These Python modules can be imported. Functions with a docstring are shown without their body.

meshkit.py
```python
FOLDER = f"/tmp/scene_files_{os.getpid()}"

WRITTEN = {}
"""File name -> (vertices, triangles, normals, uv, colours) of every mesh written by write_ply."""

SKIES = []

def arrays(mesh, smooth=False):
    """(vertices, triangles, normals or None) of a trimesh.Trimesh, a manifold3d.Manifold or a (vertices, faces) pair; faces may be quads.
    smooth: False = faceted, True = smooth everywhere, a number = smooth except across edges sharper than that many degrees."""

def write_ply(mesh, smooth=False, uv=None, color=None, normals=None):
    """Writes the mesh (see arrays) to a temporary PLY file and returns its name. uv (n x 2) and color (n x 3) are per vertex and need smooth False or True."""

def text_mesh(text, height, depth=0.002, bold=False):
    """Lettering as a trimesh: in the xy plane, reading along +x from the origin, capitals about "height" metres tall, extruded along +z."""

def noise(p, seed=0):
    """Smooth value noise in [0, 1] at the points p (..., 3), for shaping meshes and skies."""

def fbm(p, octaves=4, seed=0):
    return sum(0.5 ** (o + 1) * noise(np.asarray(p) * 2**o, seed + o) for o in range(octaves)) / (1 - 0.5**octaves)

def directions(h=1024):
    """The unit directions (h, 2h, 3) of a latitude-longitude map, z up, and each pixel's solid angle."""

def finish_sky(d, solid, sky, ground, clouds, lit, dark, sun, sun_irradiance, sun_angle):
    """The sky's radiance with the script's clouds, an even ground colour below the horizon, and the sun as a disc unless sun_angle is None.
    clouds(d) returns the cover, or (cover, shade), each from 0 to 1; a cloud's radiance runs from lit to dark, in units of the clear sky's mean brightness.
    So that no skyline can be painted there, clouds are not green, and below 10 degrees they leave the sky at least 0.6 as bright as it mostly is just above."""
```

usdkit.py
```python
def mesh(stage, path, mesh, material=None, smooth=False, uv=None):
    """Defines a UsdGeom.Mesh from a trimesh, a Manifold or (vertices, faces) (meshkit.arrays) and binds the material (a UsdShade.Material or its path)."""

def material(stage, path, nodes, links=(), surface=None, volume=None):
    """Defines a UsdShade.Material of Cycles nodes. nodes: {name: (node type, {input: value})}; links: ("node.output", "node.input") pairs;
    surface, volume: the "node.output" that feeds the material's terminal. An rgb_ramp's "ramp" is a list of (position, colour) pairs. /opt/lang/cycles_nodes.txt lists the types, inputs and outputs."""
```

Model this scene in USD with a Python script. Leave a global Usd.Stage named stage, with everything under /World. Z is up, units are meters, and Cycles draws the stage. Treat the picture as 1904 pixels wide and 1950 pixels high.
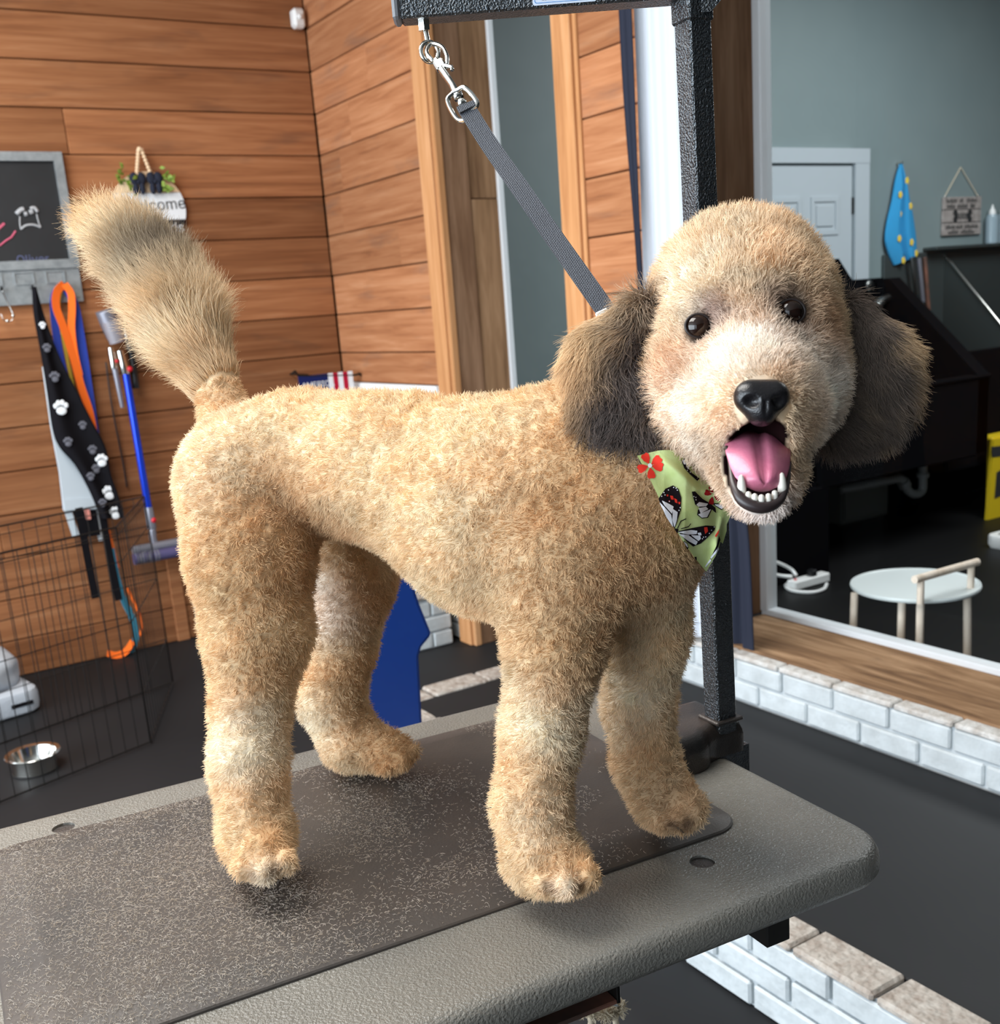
"""Grooming room: a clipped apricot doodle standing on a grooming table. Everything is built in metres, z up, floor at z = 0."""
import math
import random

import manifold3d as m3
import numpy as np
import shapely
import trimesh
import usdkit
from meshkit import fbm, noise, text_mesh
from pxr import Gf, Sdf, Usd, UsdGeom, UsdLux, UsdShade, Vt
from scipy.spatial import cKDTree
from shapely import affinity
from shapely.geometry import LineString, Point, Polygon
from shapely.geometry import box as sbox

random.seed(4)
RNG = np.random.default_rng(4)
stage = Usd.Stage.CreateInMemory()
UsdGeom.SetStageUpAxis(stage, "Z")
UsdGeom.SetStageMetersPerUnit(stage, 1.0)
UsdGeom.Xform.Define(stage, "/World")

# ---------------------------------------------------------------- camera
EYE = (0.0, 0.0, 1.4475)
PITCH, ROLL, YAW = 0.2474, -0.07532, 0.5514
fw = np.array([math.sin(YAW) * math.cos(PITCH), math.cos(YAW) * math.cos(PITCH), -math.sin(PITCH)])
r0 = np.array([math.cos(YAW), -math.sin(YAW), 0.0])
u0 = np.cross(r0, fw)
CR, CU = r0 * math.cos(ROLL) + u0 * math.sin(ROLL), -r0 * math.sin(ROLL) + u0 * math.cos(ROLL)
camera = UsdGeom.Camera.Define(stage, "/World/camera")
camera.CreateHorizontalApertureAttr(36.0)
camera.CreateFocalLengthAttr(39.353)
camera.CreateVerticalApertureOffsetAttr(2.433)
camera.CreateFStopAttr(11.0)
camera.CreateFocusDistanceAttr(1.06)
camera.CreateClippingRangeAttr(Gf.Vec2f(0.05, 200.0))
camera.AddTransformOp().Set(Gf.Matrix4d(*CR, 0, *CU, 0, *(-fw), 0, *EYE, 1))
camera.CreateExposureAttr(0.58)

# ---------------------------------------------------------------- light: daylight through the wide doorways on the left and behind, lamps on the ceilings
sky = UsdLux.DomeLight.Define(stage, "/World/sky")
sky.CreateIntensityAttr(0.6)
sky.CreateColorAttr(Gf.Vec3f(0.78, 0.89, 1.0))


def rect_light(name, pos, x_axis, facing, w, h, intensity, color):
    z = -np.array(facing, float)
    z /= np.linalg.norm(z)
    x = np.array(x_axis, float)
    y = np.cross(z, x)
    light = UsdLux.RectLight.Define(stage, "/World/" + name)
    light.CreateWidthAttr(w)
    light.CreateHeightAttr(h)
    light.CreateIntensityAttr(intensity)
    light.CreateColorAttr(Gf.Vec3f(*color))
    light.AddTransformOp().Set(Gf.Matrix4d(*x, 0, *y, 0, *z, 0, *pos, 1))


rect_light("doorway_daylight", (-3.58, 2.0, 1.55), (0, 1, 0), (1, 0, 0), 5.4, 2.7, 4.5, (0.82, 0.92, 1.0))
rect_light("ceiling_lamp_light", (-0.3, 2.5, 3.3), (1, 0, 0), (0, 0, -1), 1.3, 3.4, 7.5, (1.0, 0.965, 0.91))
rect_light("washroom_lamp_light", (5.0, 2.2, 3.3), (1, 0, 0), (0, 0, -1), 1.3, 2.0, 10.5, (0.94, 0.98, 1.0))


# ---------------------------------------------------------------- helpers
def lin(*c):
    c = np.array(c, float) / 255.0
    return tuple(np.where(c <= 0.04045, c / 12.92, ((c + 0.055) / 1.055) ** 2.4))


taken = {}


def numbered(parent, name):
    k = taken.get((parent, name), 0)
    taken[(parent, name)] = k + 1
    return name if k == 0 else "%s_%03d" % (name, k)


def thing(name, label=None, cat=None, group=None, kind=None, parent="/World", matrix=None):
    path = parent + "/" + numbered(parent, name)
    x = UsdGeom.Xform.Define(stage, path)
    if matrix is not None:
        x.AddTransformOp().Set(Gf.Matrix4d(*[float(v) for v in np.asarray(matrix).T.ravel()]))
    tag(x.GetPrim(), label, cat, group, kind)
    return path


def tag(p, label=None, cat=None, group=None, kind=None):
    for k, v in (("label", label), ("category", cat), ("group", group), ("kind", kind)):
        if v:
            p.SetCustomDataByKey(k, v)


def obj(parent, name, mesh, mat, smooth=30, label=None, cat=None, group=None, kind=None, colors=None):
    parent = parent or "/World"
    path = parent + "/" + numbered(parent, name)
    m = usdkit.mesh(stage, path, mesh, MATS[mat], smooth=smooth)
    tag(m.GetPrim(), label, cat, group, kind)
    if colors is not None:
        pv = UsdGeom.PrimvarsAPI(m).CreatePrimvar("coat", Sdf.ValueTypeNames.Color3fArray, "vertex")
        pv.Set(Vt.Vec3fArray.FromNumpy(np.asarray(colors, np.float32)))
    return path


def curves(parent, name, pts, widths, mat, label=None, cat=None, kind=None, colors=None):
    """pts (n, k, 3); widths (k,) or (n, k)"""
    parent = parent or "/World"
    n, k = pts.shape[:2]
    c = UsdGeom.BasisCurves.Define(stage, parent + "/" + numbered(parent, name))
    c.CreateTypeAttr("cubic")
    c.CreateBasisAttr("catmullRom")
    c.CreateWrapAttr("pinned")
    c.CreateCurveVertexCountsAttr(Vt.IntArray.FromNumpy(np.full(n, k, np.int32)))
    c.CreatePointsAttr(Vt.Vec3fArray.FromNumpy(pts.reshape(-1, 3).astype(np.float32)))
    c.CreateWidthsAttr(Vt.FloatArray.FromNumpy(np.broadcast_to(widths, (n, k)).astype(np.float32).ravel().copy()))
    c.SetWidthsInterpolation("vertex")
    UsdShade.MaterialBindingAPI.Apply(c.GetPrim()).Bind(MATS[mat])
    if colors is not None:
        pv = UsdGeom.PrimvarsAPI(c).CreatePrimvar("coat", Sdf.ValueTypeNames.Color3fArray, "uniform")
        pv.Set(Vt.Vec3fArray.FromNumpy(np.asarray(colors, np.float32)))
    tag(c.GetPrim(), label, cat, None, kind)


def V(*a):
    return np.array(a, float)


def cat(*ms):
    return trimesh.util.concatenate([m for m in ms])


def man(m):
    """a Manifold as a trimesh"""
    if isinstance(m, m3.Manifold):
        q = m.to_mesh()
        return trimesh.Trimesh(q.vert_properties[:, :3], q.tri_verts, process=False)
    return m


def bx(lo, hi, b=0.0):
    """a box with chamfered edges"""
    lo, hi = np.minimum(lo, hi).astype(float), np.maximum(lo, hi).astype(float)
    if b <= 0:
        return trimesh.creation.box(bounds=[lo, hi])
    b = min(b, 0.45 * (hi - lo).min())
    pts = []
    for s in np.ndindex(2, 2, 2):
        corner = np.where(s, hi, lo)
        inner = np.where(s, hi - b, lo + b)
        for k in range(3):
            p = inner.copy()
            p[k] = corner[k]
            pts.append(p)
    return trimesh.convex.convex_hull(np.array(pts))


def obox(center, ax, ay, az, size, b=0.0):
    """a box along three given axes"""
    s = np.array(size) / 2
    m = bx(-s, s, b)
    r = np.eye(4)
    r[:3, 0], r[:3, 1], r[:3, 2], r[:3, 3] = ax, ay, az, center
    m.apply_transform(r)
    return m


def unit(v):
    v = np.asarray(v, float)
    return v / (np.linalg.norm(v) + 1e-12)


def tube(path, radius, sides=10, closed=False, caps=True):
    """a round tube along a polyline, radius one number or one per point"""
    p = np.asarray(path, float)
    n = len(p)
    if closed:
        t = np.roll(p, -1, 0) - np.roll(p, 1, 0)
    else:
        t = np.gradient(p, axis=0)
    t /= np.linalg.norm(t, axis=1, keepdims=True) + 1e-12
    a = np.cross(t[0], [0.3, 0.2, 1.0] if abs(t[0][2]) < 0.9 else [1.0, 0.1, 0])
    frames = []
    for k in range(n):
        a = unit(a - t[k] * (a @ t[k]))
        frames.append((a, np.cross(t[k], a)))
    ang = np.arange(sides) * 2 * np.pi / sides
    rr = np.broadcast_to(radius, (n,))
    v = np.concatenate([p[k] + rr[k] * (np.cos(ang)[:, None] * frames[k][0] + np.sin(ang)[:, None] * frames[k][1]) for k in range(n)])
    f = []
    for k in range(n if closed else n - 1):
        q = (k + 1) % n
        for j in range(sides):
            i = (j + 1) % sides
            f += [[k * sides + j, k * sides + i, q * sides + i], [k * sides + j, q * sides + i, q * sides + j]]
    if not closed and caps:
        v = np.vstack([v, p[0], p[-1]])
        e = len(v)
        for j in range(sides):
            i = (j + 1) % sides
            f += [[e - 2, i, j], [e - 1, (n - 1) * sides + j, (n - 1) * sides + i]]
    return trimesh.Trimesh(v, f, process=False)


def spline(pts, n=24):
    """Catmull-Rom through the points"""
    p = np.asarray(pts, float)
    p = np.vstack([2 * p[0] - p[1], p, 2 * p[-1] - p[-2]])
    out, m = [], len(p) - 3
    for t in np.linspace(0, m - 1e-9, n):
        k = int(t)
        s = t - k
        a, b, c, d = p[k : k + 4]
        out.append(0.5 * (2 * b + (c - a) * s + (2 * a - 5 * b + 4 * c - d) * s * s + (3 * b - a - 3 * c + d) * s**3))
    return np.array(out)


def ribbon(path, side, width, thick):
    """a flat strap along a path; side: the direction of its width, one or one per point"""
    p = np.asarray(path, float)
    n = len(p)
    t = np.gradient(p, axis=0)
    side = np.broadcast_to(np.asarray(side, float), (n, 3))
    w = np.broadcast_to(width, (n,))
    ring = []
    for k in range(n):
        s = unit(side[k] - unit(t[k]) * (side[k] @ unit(t[k])))
        u = np.cross(unit(t[k]), s)
        ring.append([p[k] + s * w[k] / 2 * a + u * thick / 2 * b for a, b in ((-1, -1), (1, -1), (1, 1), (-1, 1))])
    v = np.array(ring).reshape(-1, 3)
    f = [[0, 2, 1], [0, 3, 2], [4 * n - 4, 4 * n - 3, 4 * n - 2], [4 * n - 4, 4 * n - 2, 4 * n - 1]]
    for k in range(n - 1):
        for j in range(4):
            i, a, b = (j + 1) % 4, 4 * k, 4 * k + 4
            f += [[a + j, a + i, b + i], [a + j, b + i, b + j]]
    return trimesh.Trimesh(v, f, process=False)


def lathe(profile, sides=32, origin=(0, 0, 0)):
    m = trimesh.creation.revolve(np.asarray(profile, float), sections=sides)
    m.apply_translation(origin)
    return m


def extrude(poly, depth, frame=None):
    """a shapely polygon pushed along +z, then placed: frame = (origin, x axis, y axis)"""
    geoms = getattr(poly, "geoms", [poly])
    m = cat(*[trimesh.creation.extrude_polygon(g, depth, engine="earcut") for g in geoms if g.area > 0])
    return place(m, frame) if frame else m


def place(m, frame):
    o, x, y = (np.asarray(a, float) for a in frame)
    r = np.eye(4)
    r[:3, 0], r[:3, 1], r[:3, 2], r[:3, 3] = unit(x), unit(y), unit(np.cross(x, y)), o
    m = m.copy()
    m.apply_transform(r)
    return m


def loft(rings):
    """closed rings of equal length joined into one capped mesh"""
    n, k = len(rings), len(rings[0])
    v = np.vstack([*rings, np.mean(rings[0], 0), np.mean(rings[-1], 0)])
    f = []
    for a in range(n - 1):
        for j in range(k):
            i = (j + 1) % k
            f += [[a * k + j, a * k + i, (a + 1) * k + i], [a * k + j, (a + 1) * k + i, (a + 1) * k + j]]
    for j in range(k):
        i = (j + 1) % k
        f += [[n * k, i, j], [n * k + 1, (n - 1) * k + j, (n - 1) * k + i]]
    return trimesh.Trimesh(v, f, process=False)


def rounded_rect(x0, y0, x1, y1, r, seg=10):
    pts = []
    for cx, cy, a in ((x1 - r, y1 - r, 0), (x0 + r, y1 - r, 90), (x0 + r, y0 + r, 180), (x1 - r, y0 + r, 270)):
        for t in np.linspace(a, a + 90, seg):
            pts.append((cx + r * math.cos(math.radians(t)), cy + r * math.sin(math.radians(t))))
    return np.array(pts)


def rounded_slab(x0, y0, x1, y1, r, profile, seg=12):
    """profile: (inset, z) from bottom to top"""
    rings = []
    for inset, z in profile:
        ring = rounded_rect(x0 + inset, y0 + inset, x1 - inset, y1 - inset, max(r - inset, 0.002), seg)
        rings.append(np.column_stack([ring, np.full(len(ring), z)]))
    return loft(rings)


# ---------------------------------------------------------------- materials
MATS = {}


def material(name, nodes, links=(), surface="p.BSDF"):
    MATS[name] = usdkit.material(stage, "/World/Looks/" + name, nodes, links, surface=surface)


def plain(name, rgb, rough=0.5, metallic=0.0, bump=None, vary=None, **kw):
    """principled colour; bump = (scale, strength, distance); vary = (scale, rgb2)"""
    nodes = {"p": ("principled_bsdf", {"base_color": lin(*rgb), "roughness": rough, "metallic": metallic, **kw})}
    socket = "p.base_color"
    if rough >= 0.8 and metallic == 0:
        nodes, socket = {"p": ("diffuse_bsdf", {"color": lin(*rgb)})}, "p.color"
    links = []
    if bump or vary:
        nodes["g"] = ("texture_coordinate", {})
    if vary:
        nodes["vn"] = ("noise_texture", {"scale": vary[0], "detail": 3.0, "roughness": 0.6})
        nodes["vr"] = ("rgb_ramp", {"ramp": [(0.3, lin(*rgb)), (0.7, lin(*vary[1]))]})
        links += [("g.object", "vn.vector"), ("vn.fac", "vr.fac"), ("vr.color", socket)]
    if bump:
        nodes["bn"] = ("noise_texture", {"scale": bump[0], "detail": 1.0})
        nodes["b"] = ("bump", {"strength": bump[1], "distance": bump[2]})
        links += [("g.object", "bn.vector"), ("bn.fac", "b.height"), ("b.normal", "p.normal")]
    material(name, nodes, links)


def wood(name, stretch, ramp, grey, blotch=1.3, rough=0.55, vary=0.5):
    """planks of sawn timber; stretch = mapping scale (small along the grain)"""
    material(
        name,
        {
            "g": ("geometry", {}),
            "o": ("object_info", {}),
            "off": ("vector_math", {"math_type": "scale", "scale": 37.0}),
            "cx": ("combine_xyz", {"x": 0.0, "y": 0.0, "z": 0.0}),
            "add": ("vector_math", {"math_type": "add"}),
            "m": ("mapping", {"scale": stretch}),
            "m2": ("mapping", {"scale": tuple(s * 0.12 + 0.9 for s in stretch)}),
            "n": ("noise_texture", {"scale": 1.0, "detail": 5.0, "roughness": 0.62, "distortion": 0.5}),
            "n2": ("noise_texture", {"scale": blotch, "detail": 3.0, "roughness": 0.6, "distortion": 0.4}),
            "r": ("rgb_ramp", {"ramp": ramp}),
            "r2": ("rgb_ramp", {"ramp": [(0.56, (0, 0, 0)), (0.74, (1, 1, 1))]}),
            "mx": ("mix_color", {"blend_type": "mix", "b": grey}),
            "fm": ("math", {"math_type": "multiply", "value2": 0.42}),
            "val": ("map_range", {"from_min": 0.0, "from_max": 1.0, "to_min": 1.0 - vary * 0.5, "to_max": 1.0 + vary * 0.5}),
            "h": ("hsv", {"hue": 0.5, "saturation": 1.0, "fac": 1.0}),
            "p": ("diffuse_bsdf", {}),
        },
        [
            ("o.random", "cx.x"), ("o.random", "cx.y"), ("o.random", "cx.z"), ("cx.vector", "off.vector1"), ("off.vector", "add.vector2"),
            ("g.position", "add.vector1"), ("add.vector", "m.vector"), ("m.vector", "n.vector"), ("add.vector", "m2.vector"), ("m2.vector", "n2.vector"),
            ("n.fac", "r.fac"), ("n2.fac", "r2.fac"), ("r.color", "mx.a"), ("r2.color", "fm.value1"), ("fm.value", "mx.fac"), ("mx.result", "h.color"),
            ("o.random", "val.value"), ("val.result", "h.value"), ("h.color", "p.color"),
        ],
    )


CEDAR = [(0.2, lin(112, 72, 48)), (0.42, lin(142, 93, 62)), (0.58, lin(157, 106, 72)), (0.8, lin(172, 124, 90))]
CEDAR2 = [(0.2, lin(122, 78, 54)), (0.42, lin(158, 105, 72)), (0.58, lin(172, 119, 84)), (0.8, lin(186, 138, 104))]
wood("cedar_x", (1.6, 34.0, 34.0), CEDAR, lin(100, 74, 60), blotch=2.2, vary=0.55)
wood("cedar_y", (34.0, 1.8, 34.0), CEDAR2, lin(116, 94, 82), blotch=2.2, vary=0.45)
wood("pine_trim", (26.0, 26.0, 1.6), [(0.3, lin(168, 116, 76)), (0.5, lin(190, 138, 94)), (0.7, lin(204, 154, 112))], lin(190, 140, 96), vary=0.12)
wood("dark_jamb", (24.0, 24.0, 2.0), [(0.3, lin(98, 72, 54)), (0.5, lin(124, 94, 72)), (0.7, lin(148, 116, 92))], lin(136, 110, 90), vary=0.35)
wood("light_jamb", (24.0, 24.0, 2.0), [(0.3, lin(112, 84, 62)), (0.5, lin(142, 110, 82)), (0.7, lin(166, 132, 102))], lin(120, 92, 66), vary=0.2)
wood("sill_wood", (26.0, 2.4, 26.0), [(0.28, lin(84, 64, 50)), (0.48, lin(126, 98, 74)), (0.68, lin(160, 130, 102))], lin(84, 70, 60), blotch=3.2, vary=0.2)
wood("blond_wood", (40.0, 40.0, 6.0), [(0.3, lin(206, 186, 166)), (0.6, lin(232, 216, 200))], lin(214, 196, 178), vary=0.08)
plain("wall_backing", (46, 28, 18), 0.9)
plain("white_brick", (198, 205, 208), 0.6, bump=(60.0, 0.5, 0.004), vary=(14.0, (176, 182, 184)))
plain("mortar", (184, 190, 193), 0.8, bump=(80.0, 0.5, 0.004))
plain("brick_cap", (190, 184, 176), 0.85, bump=(70.0, 0.9, 0.006), vary=(30.0, (146, 134, 124)))
plain("white_cap", (206, 205, 202), 0.85, bump=(70.0, 0.9, 0.006), vary=(26.0, (172, 164, 156)))
plain("rubber_floor", (24, 25, 27), 0.62, bump=(220.0, 0.2, 0.001), vary=(1.6, (31, 31, 33)), specular_ior_level=0.3)
plain("black_floor", (10, 10, 11), 0.5, vary=(2.0, (15, 15, 16)), specular_ior_level=0.25)
plain("ceiling_paint", (225, 224, 220), 0.8)
plain("back_wall_paint", (70, 72, 72), 0.8)
plain("far_wall_paint", (128, 142, 143), 0.55, bump=(9.0, 0.15, 0.01), vary=(1.2, (120, 135, 137)))
plain("white_trim", (206, 209, 212), 0.45)
plain("white_paint", (232, 235, 238), 0.45)
plain("white_plastic", (232, 232, 230), 0.35)
plain("dark_metal", (34, 32, 30), 0.4, metallic=0.6)
plain("chrome", (214, 212, 206), 0.16, metallic=1.0)
plain("steel", (150, 152, 150), 0.3, metallic=1.0)
plain("brushed_steel", (82, 90, 90), 0.42, metallic=0.6)
plain("black_plastic", (24, 24, 26), 0.35)
plain("black_tub", (14, 14, 16), 0.9)
plain("door_paint", (176, 185, 191), 0.45)
plain("black_rubber", (26, 25, 25), 0.6)
plain("blue_plastic", (18, 62, 146), 0.38, bump=(300.0, 0.1, 0.0005))
plain("yellow_plastic", (222, 190, 30), 0.45)
plain("navy_cloth", (47, 50, 62), 0.9, bump=(600.0, 0.3, 0.0006))
plain("black_cloth", (27, 26, 29), 0.85, bump=(500.0, 0.3, 0.0006))
plain("grey_cloth", (186, 194, 200), 0.9, bump=(300.0, 0.5, 0.001))
plain("orange_cloth", (240, 112, 44), 0.8)
plain("royal_blue_cloth", (42, 70, 178), 0.75)
plain("teal_cloth", (58, 140, 168), 0.75)
plain("rainbow_edge", (196, 172, 60), 0.75)
plain("galvanised", (176, 181, 183), 0.42, metallic=0.55, vary=(30.0, (146, 152, 155)))
plain("chalkboard", (26, 26, 28), 0.6, vary=(6.0, (34, 34, 36)))
plain("chalk_white", (170, 170, 172), 0.95)
plain("chalk_pink", (196, 96, 118), 0.95)
plain("chalk_blue", (96, 100, 130), 0.95)
plain("ink", (40, 42, 44), 0.7)
plain("leaf_green", (96, 128, 42), 0.6, vary=(40.0, (150, 172, 66)))
plain("bead_wood", (226, 196, 160), 0.6)
plain("cord_beige", (214, 200, 176), 0.9)
plain("vacuum_blue", (24, 62, 200), 0.2, metallic=0.5)
plain("vacuum_grey", (132, 132, 142), 0.3, metallic=0.4)
plain("vacuum_purple", (92, 86, 126), 0.3, metallic=0.3)
plain("red_plastic", (196, 24, 40), 0.35)
plain("bed_fabric", (178, 184, 192), 0.95, bump=(140.0, 0.6, 0.003))
plain("navy_print", (34, 40, 88), 0.8)
plain("red_print", (178, 34, 58), 0.8)
plain("pale_table", (214, 220, 219), 0.35)
plain("pvc", (150, 152, 152), 0.4)
plain("cabinet_grey", (120, 122, 118), 0.5)
plain("grey_wood_sign", (172, 164, 160), 0.8, vary=(30.0, (140, 132, 128)))
plain("bottle_clear", (150, 168, 178), 0.2)
plain("towel_blue", (58, 148, 200), 0.95, bump=(260.0, 0.7, 0.002))
plain("towel_yellow", (226, 196, 78), 0.95)
plain("tape_white", (224, 222, 216), 0.6)
material(
    "glass_pane",
    {"f": ("fresnel", {"IOR": 1.14}), "t": ("transparent_bsdf", {"color": (0.96, 0.98, 0.98)}), "s": ("glossy_bsdf", {"roughness": 0.02}), "x": ("mix_closure", {})},
    [("f.fac", "x.fac"), ("t.BSDF", "x.closure1"), ("s.BSDF", "x.closure2")],
    surface="x.closure",
)


# ================================================================ the setting
XB, YA = 2.298, 5.078  # the board wall on the right runs along y at XB; the one behind runs along x at YA
UP = 0.1975  # the raised floor
COURSE = 0.1835
Z0 = 1.449 - 7 * COURSE


def plank(wall, mat, axis, lo, hi, z0, z1):
    """one board of a wall: along x (axis 0, face at YA) or along y (axis 1, face at XB), its face slightly proud or sunk"""
    g, proud = 0.0022, random.uniform(-0.002, 0.002)
    if axis == 0:
        m = bx((lo + 0.001, YA + proud, z0 + g), (hi - 0.001, YA + 0.022, z1 - g), 0.003)
    else:
        m = bx((XB + proud, lo + 0.001, z0 + g), (XB + 0.022, hi - 0.001, z1 - g), 0.003)
    obj(wall, "plank", m, mat, smooth=False)


def cuts(lo, hi, joints):
    e = [lo] + [j for j in sorted(joints) if lo + 0.05 < j < hi - 0.05] + [hi]
    return list(zip(e[:-1], e[1:]))


def sheet_x(x, y0, y1, z0, z1):
    """one sheet of window glass"""
    return trimesh.Trimesh([[x, y0, z0], [x, y1, z0], [x, y1, z1], [x, y0, z1]], [[0, 2, 1], [0, 3, 2]], process=False)


# the wall behind: boards from the floor to the ceiling
wl = thing("wall_left", kind="structure")
obj(wl, "backing", bx((-3.6, YA + 0.02, 0), (XB + 0.02, YA + 0.14, 3.4)), "wall_backing")
JA = {14: [0.2], 13: [-1.5], 12: [1.16], 11: [-0.9], 10: [-1.2], 9: [-0.35], 8: [0.25], 7: [-0.6], 6: [-1.6], 5: [0.2], 4: [-0.2], 3: [0.62], 2: [0.1], 1: [-0.5], 0: [0.35]}
for k in range(0, 19):
    z0, z1 = max(Z0 + (k - 1) * COURSE, 0.0), min(Z0 + k * COURSE, 3.4)
    if z1 - z0 < 0.03:
        continue
    hi = XB - 0.002 if z0 > 0.3 else 1.40
    for a, b in cuts(-3.6, hi, JA.get(k, [random.uniform(-1, 1.6)])):
        plank(wl, "cedar_x", 0, a, b, z0, z1)
obj(wl, "corner_board", bx((1.30, YA - 0.012, 0.0), (1.36, YA + 0.001, 0.40), 0.003), "cedar_x", smooth=False)


def bricks(parent, o, u, n, length, courses, blen=0.2, bh=0.066, depth=0.03, gap=0.008, mat="white_brick", shift=0.0):
    """courses of bricks on a face: o the lower corner, u along the face, n out of it"""
    o, u, n = (np.asarray(a, float) for a in (o, u, n))
    for c in range(courses):
        s = -(0.5 * blen if c % 2 else 0.0) - shift
        while s < length:
            a, b = max(s, 0.0) + gap / 2, min(s + blen, length) - gap / 2
            s += blen
            if b - a < 0.03:
                continue
            pr = random.uniform(-0.0015, 0.0015)
            cc = o + u * (a + b) / 2 + V(0, 0, 1) * (c + 0.5) * bh + n * (pr - depth / 2)
            obj(parent, "brick", obox(cc, u, n, V(0, 0, 1), (b - a, depth, bh - gap), 0.005), mat, smooth=False)


# the painted brick part of that wall, low down beside the corner
obj(wl, "mortar_bed", bx((1.40, YA + 0.012, 0), (XB, YA + 0.03, 0.34)), "mortar")
bricks(wl, (1.40, YA - 0.01, 0), (1, 0, 0), (0, -1, 0), XB - 1.41, 4, bh=0.083)
obj(wl, "ledge_board", bx((1.38, YA - 0.05, 0.335), (XB, YA + 0.01, 0.36), 0.004), "cedar_x", smooth=False)

# the wall to the right: boards, a tall glazed doorway, boards, a curtained bay, a large inner window over a sill
wr = thing("wall_right", kind="structure")
Y_D1, Y_D0 = 3.975, 3.133  # the doorway
Y_W1, Y_W0 = 2.60, -1.5  # the window
obj(wr, "backing", bx((XB + 0.02, Y_D1, 1.09), (XB + 0.30, YA + 0.14, 3.4)), "wall_backing")
obj(wr, "backing", bx((XB + 0.02, Y_W1 + 0.02, 0), (XB + 0.30, Y_D0, 3.4)), "wall_backing")
for k in range(6, 19):
    z0, z1 = Z0 + (k - 1) * COURSE, min(Z0 + k * COURSE, 3.4)
    z0 = max(z0, 1.126)
    if z1 - z0 < 0.03:
        continue
    js = {12: [4.72], 11: [4.86], 10: [4.9], 9: [4.35], 13: [4.5]}.get(k, [])
    for a, b in cuts(Y_D1 + 0.03, YA - 0.004, js):
        plank(wr, "cedar_y", 1, a, b, z0, z1)
for k in range(0, 19):
    z0, z1 = max(Z0 + (k - 1) * COURSE, 0), min(Z0 + k * COURSE, 3.4)
    if z1 - z0 > 0.03:
        plank(wr, "cedar_y", 1, Y_W1, Y_D0 - 0.03, z0, z1)
# painted lower part of that wall, between the corner and the doorway
obj(wr, "mortar_bed", bx((XB + 0.012, Y_D1 + 0.02, 0), (XB + 0.3, YA, 1.12)), "mortar")
bricks(wr, (XB - 0.008, Y_D1 + 0.10, 0), (0, 1, 0), (-1, 0, 0), YA - Y_D1 - 0.10, 15, bh=0.0725)
obj(wr, "ledge_board", bx((XB - 0.012, Y_D1 + 0.15, 1.07), (XB + 0.02, YA, 1.124), 0.004), "white_paint", smooth=False)

# casings and jambs of the doorway
t1 = thing("trim_1", kind="structure")
obj(t1, "casing", bx((XB - 0.022, Y_D1 + 0.006, 0), (XB + 0.001, Y_D1 + 0.105, 3.4), 0.003), "pine_trim", smooth=False)
obj(t1, "casing_bead", bx((XB - 0.012, Y_D1 - 0.02, 0), (XB + 0.02, Y_D1 + 0.006, 3.4), 0.004), "pine_trim", smooth=False)
t2 = thing("trim_2", kind="structure")
obj(t2, "casing", bx((XB - 0.024, Y_D0 - 0.10, 0), (XB + 0.001, Y_D0, 3.4), 0.003), "pine_trim", smooth=False)
obj(t2, "casing_edge", bx((XB - 0.012, Y_D0 - 0.118, 0), (XB + 0.001, Y_D0 - 0.10, 3.4), 0.003), "pine_trim", smooth=False)
obj(t2, "jamb", bx((XB, Y_D0 - 0.005, 0), (XB + 0.29, Y_D0 + 0.012, 3.4), 0.002), "light_jamb", smooth=False)
t3 = thing("trim_3", kind="structure")
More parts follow.
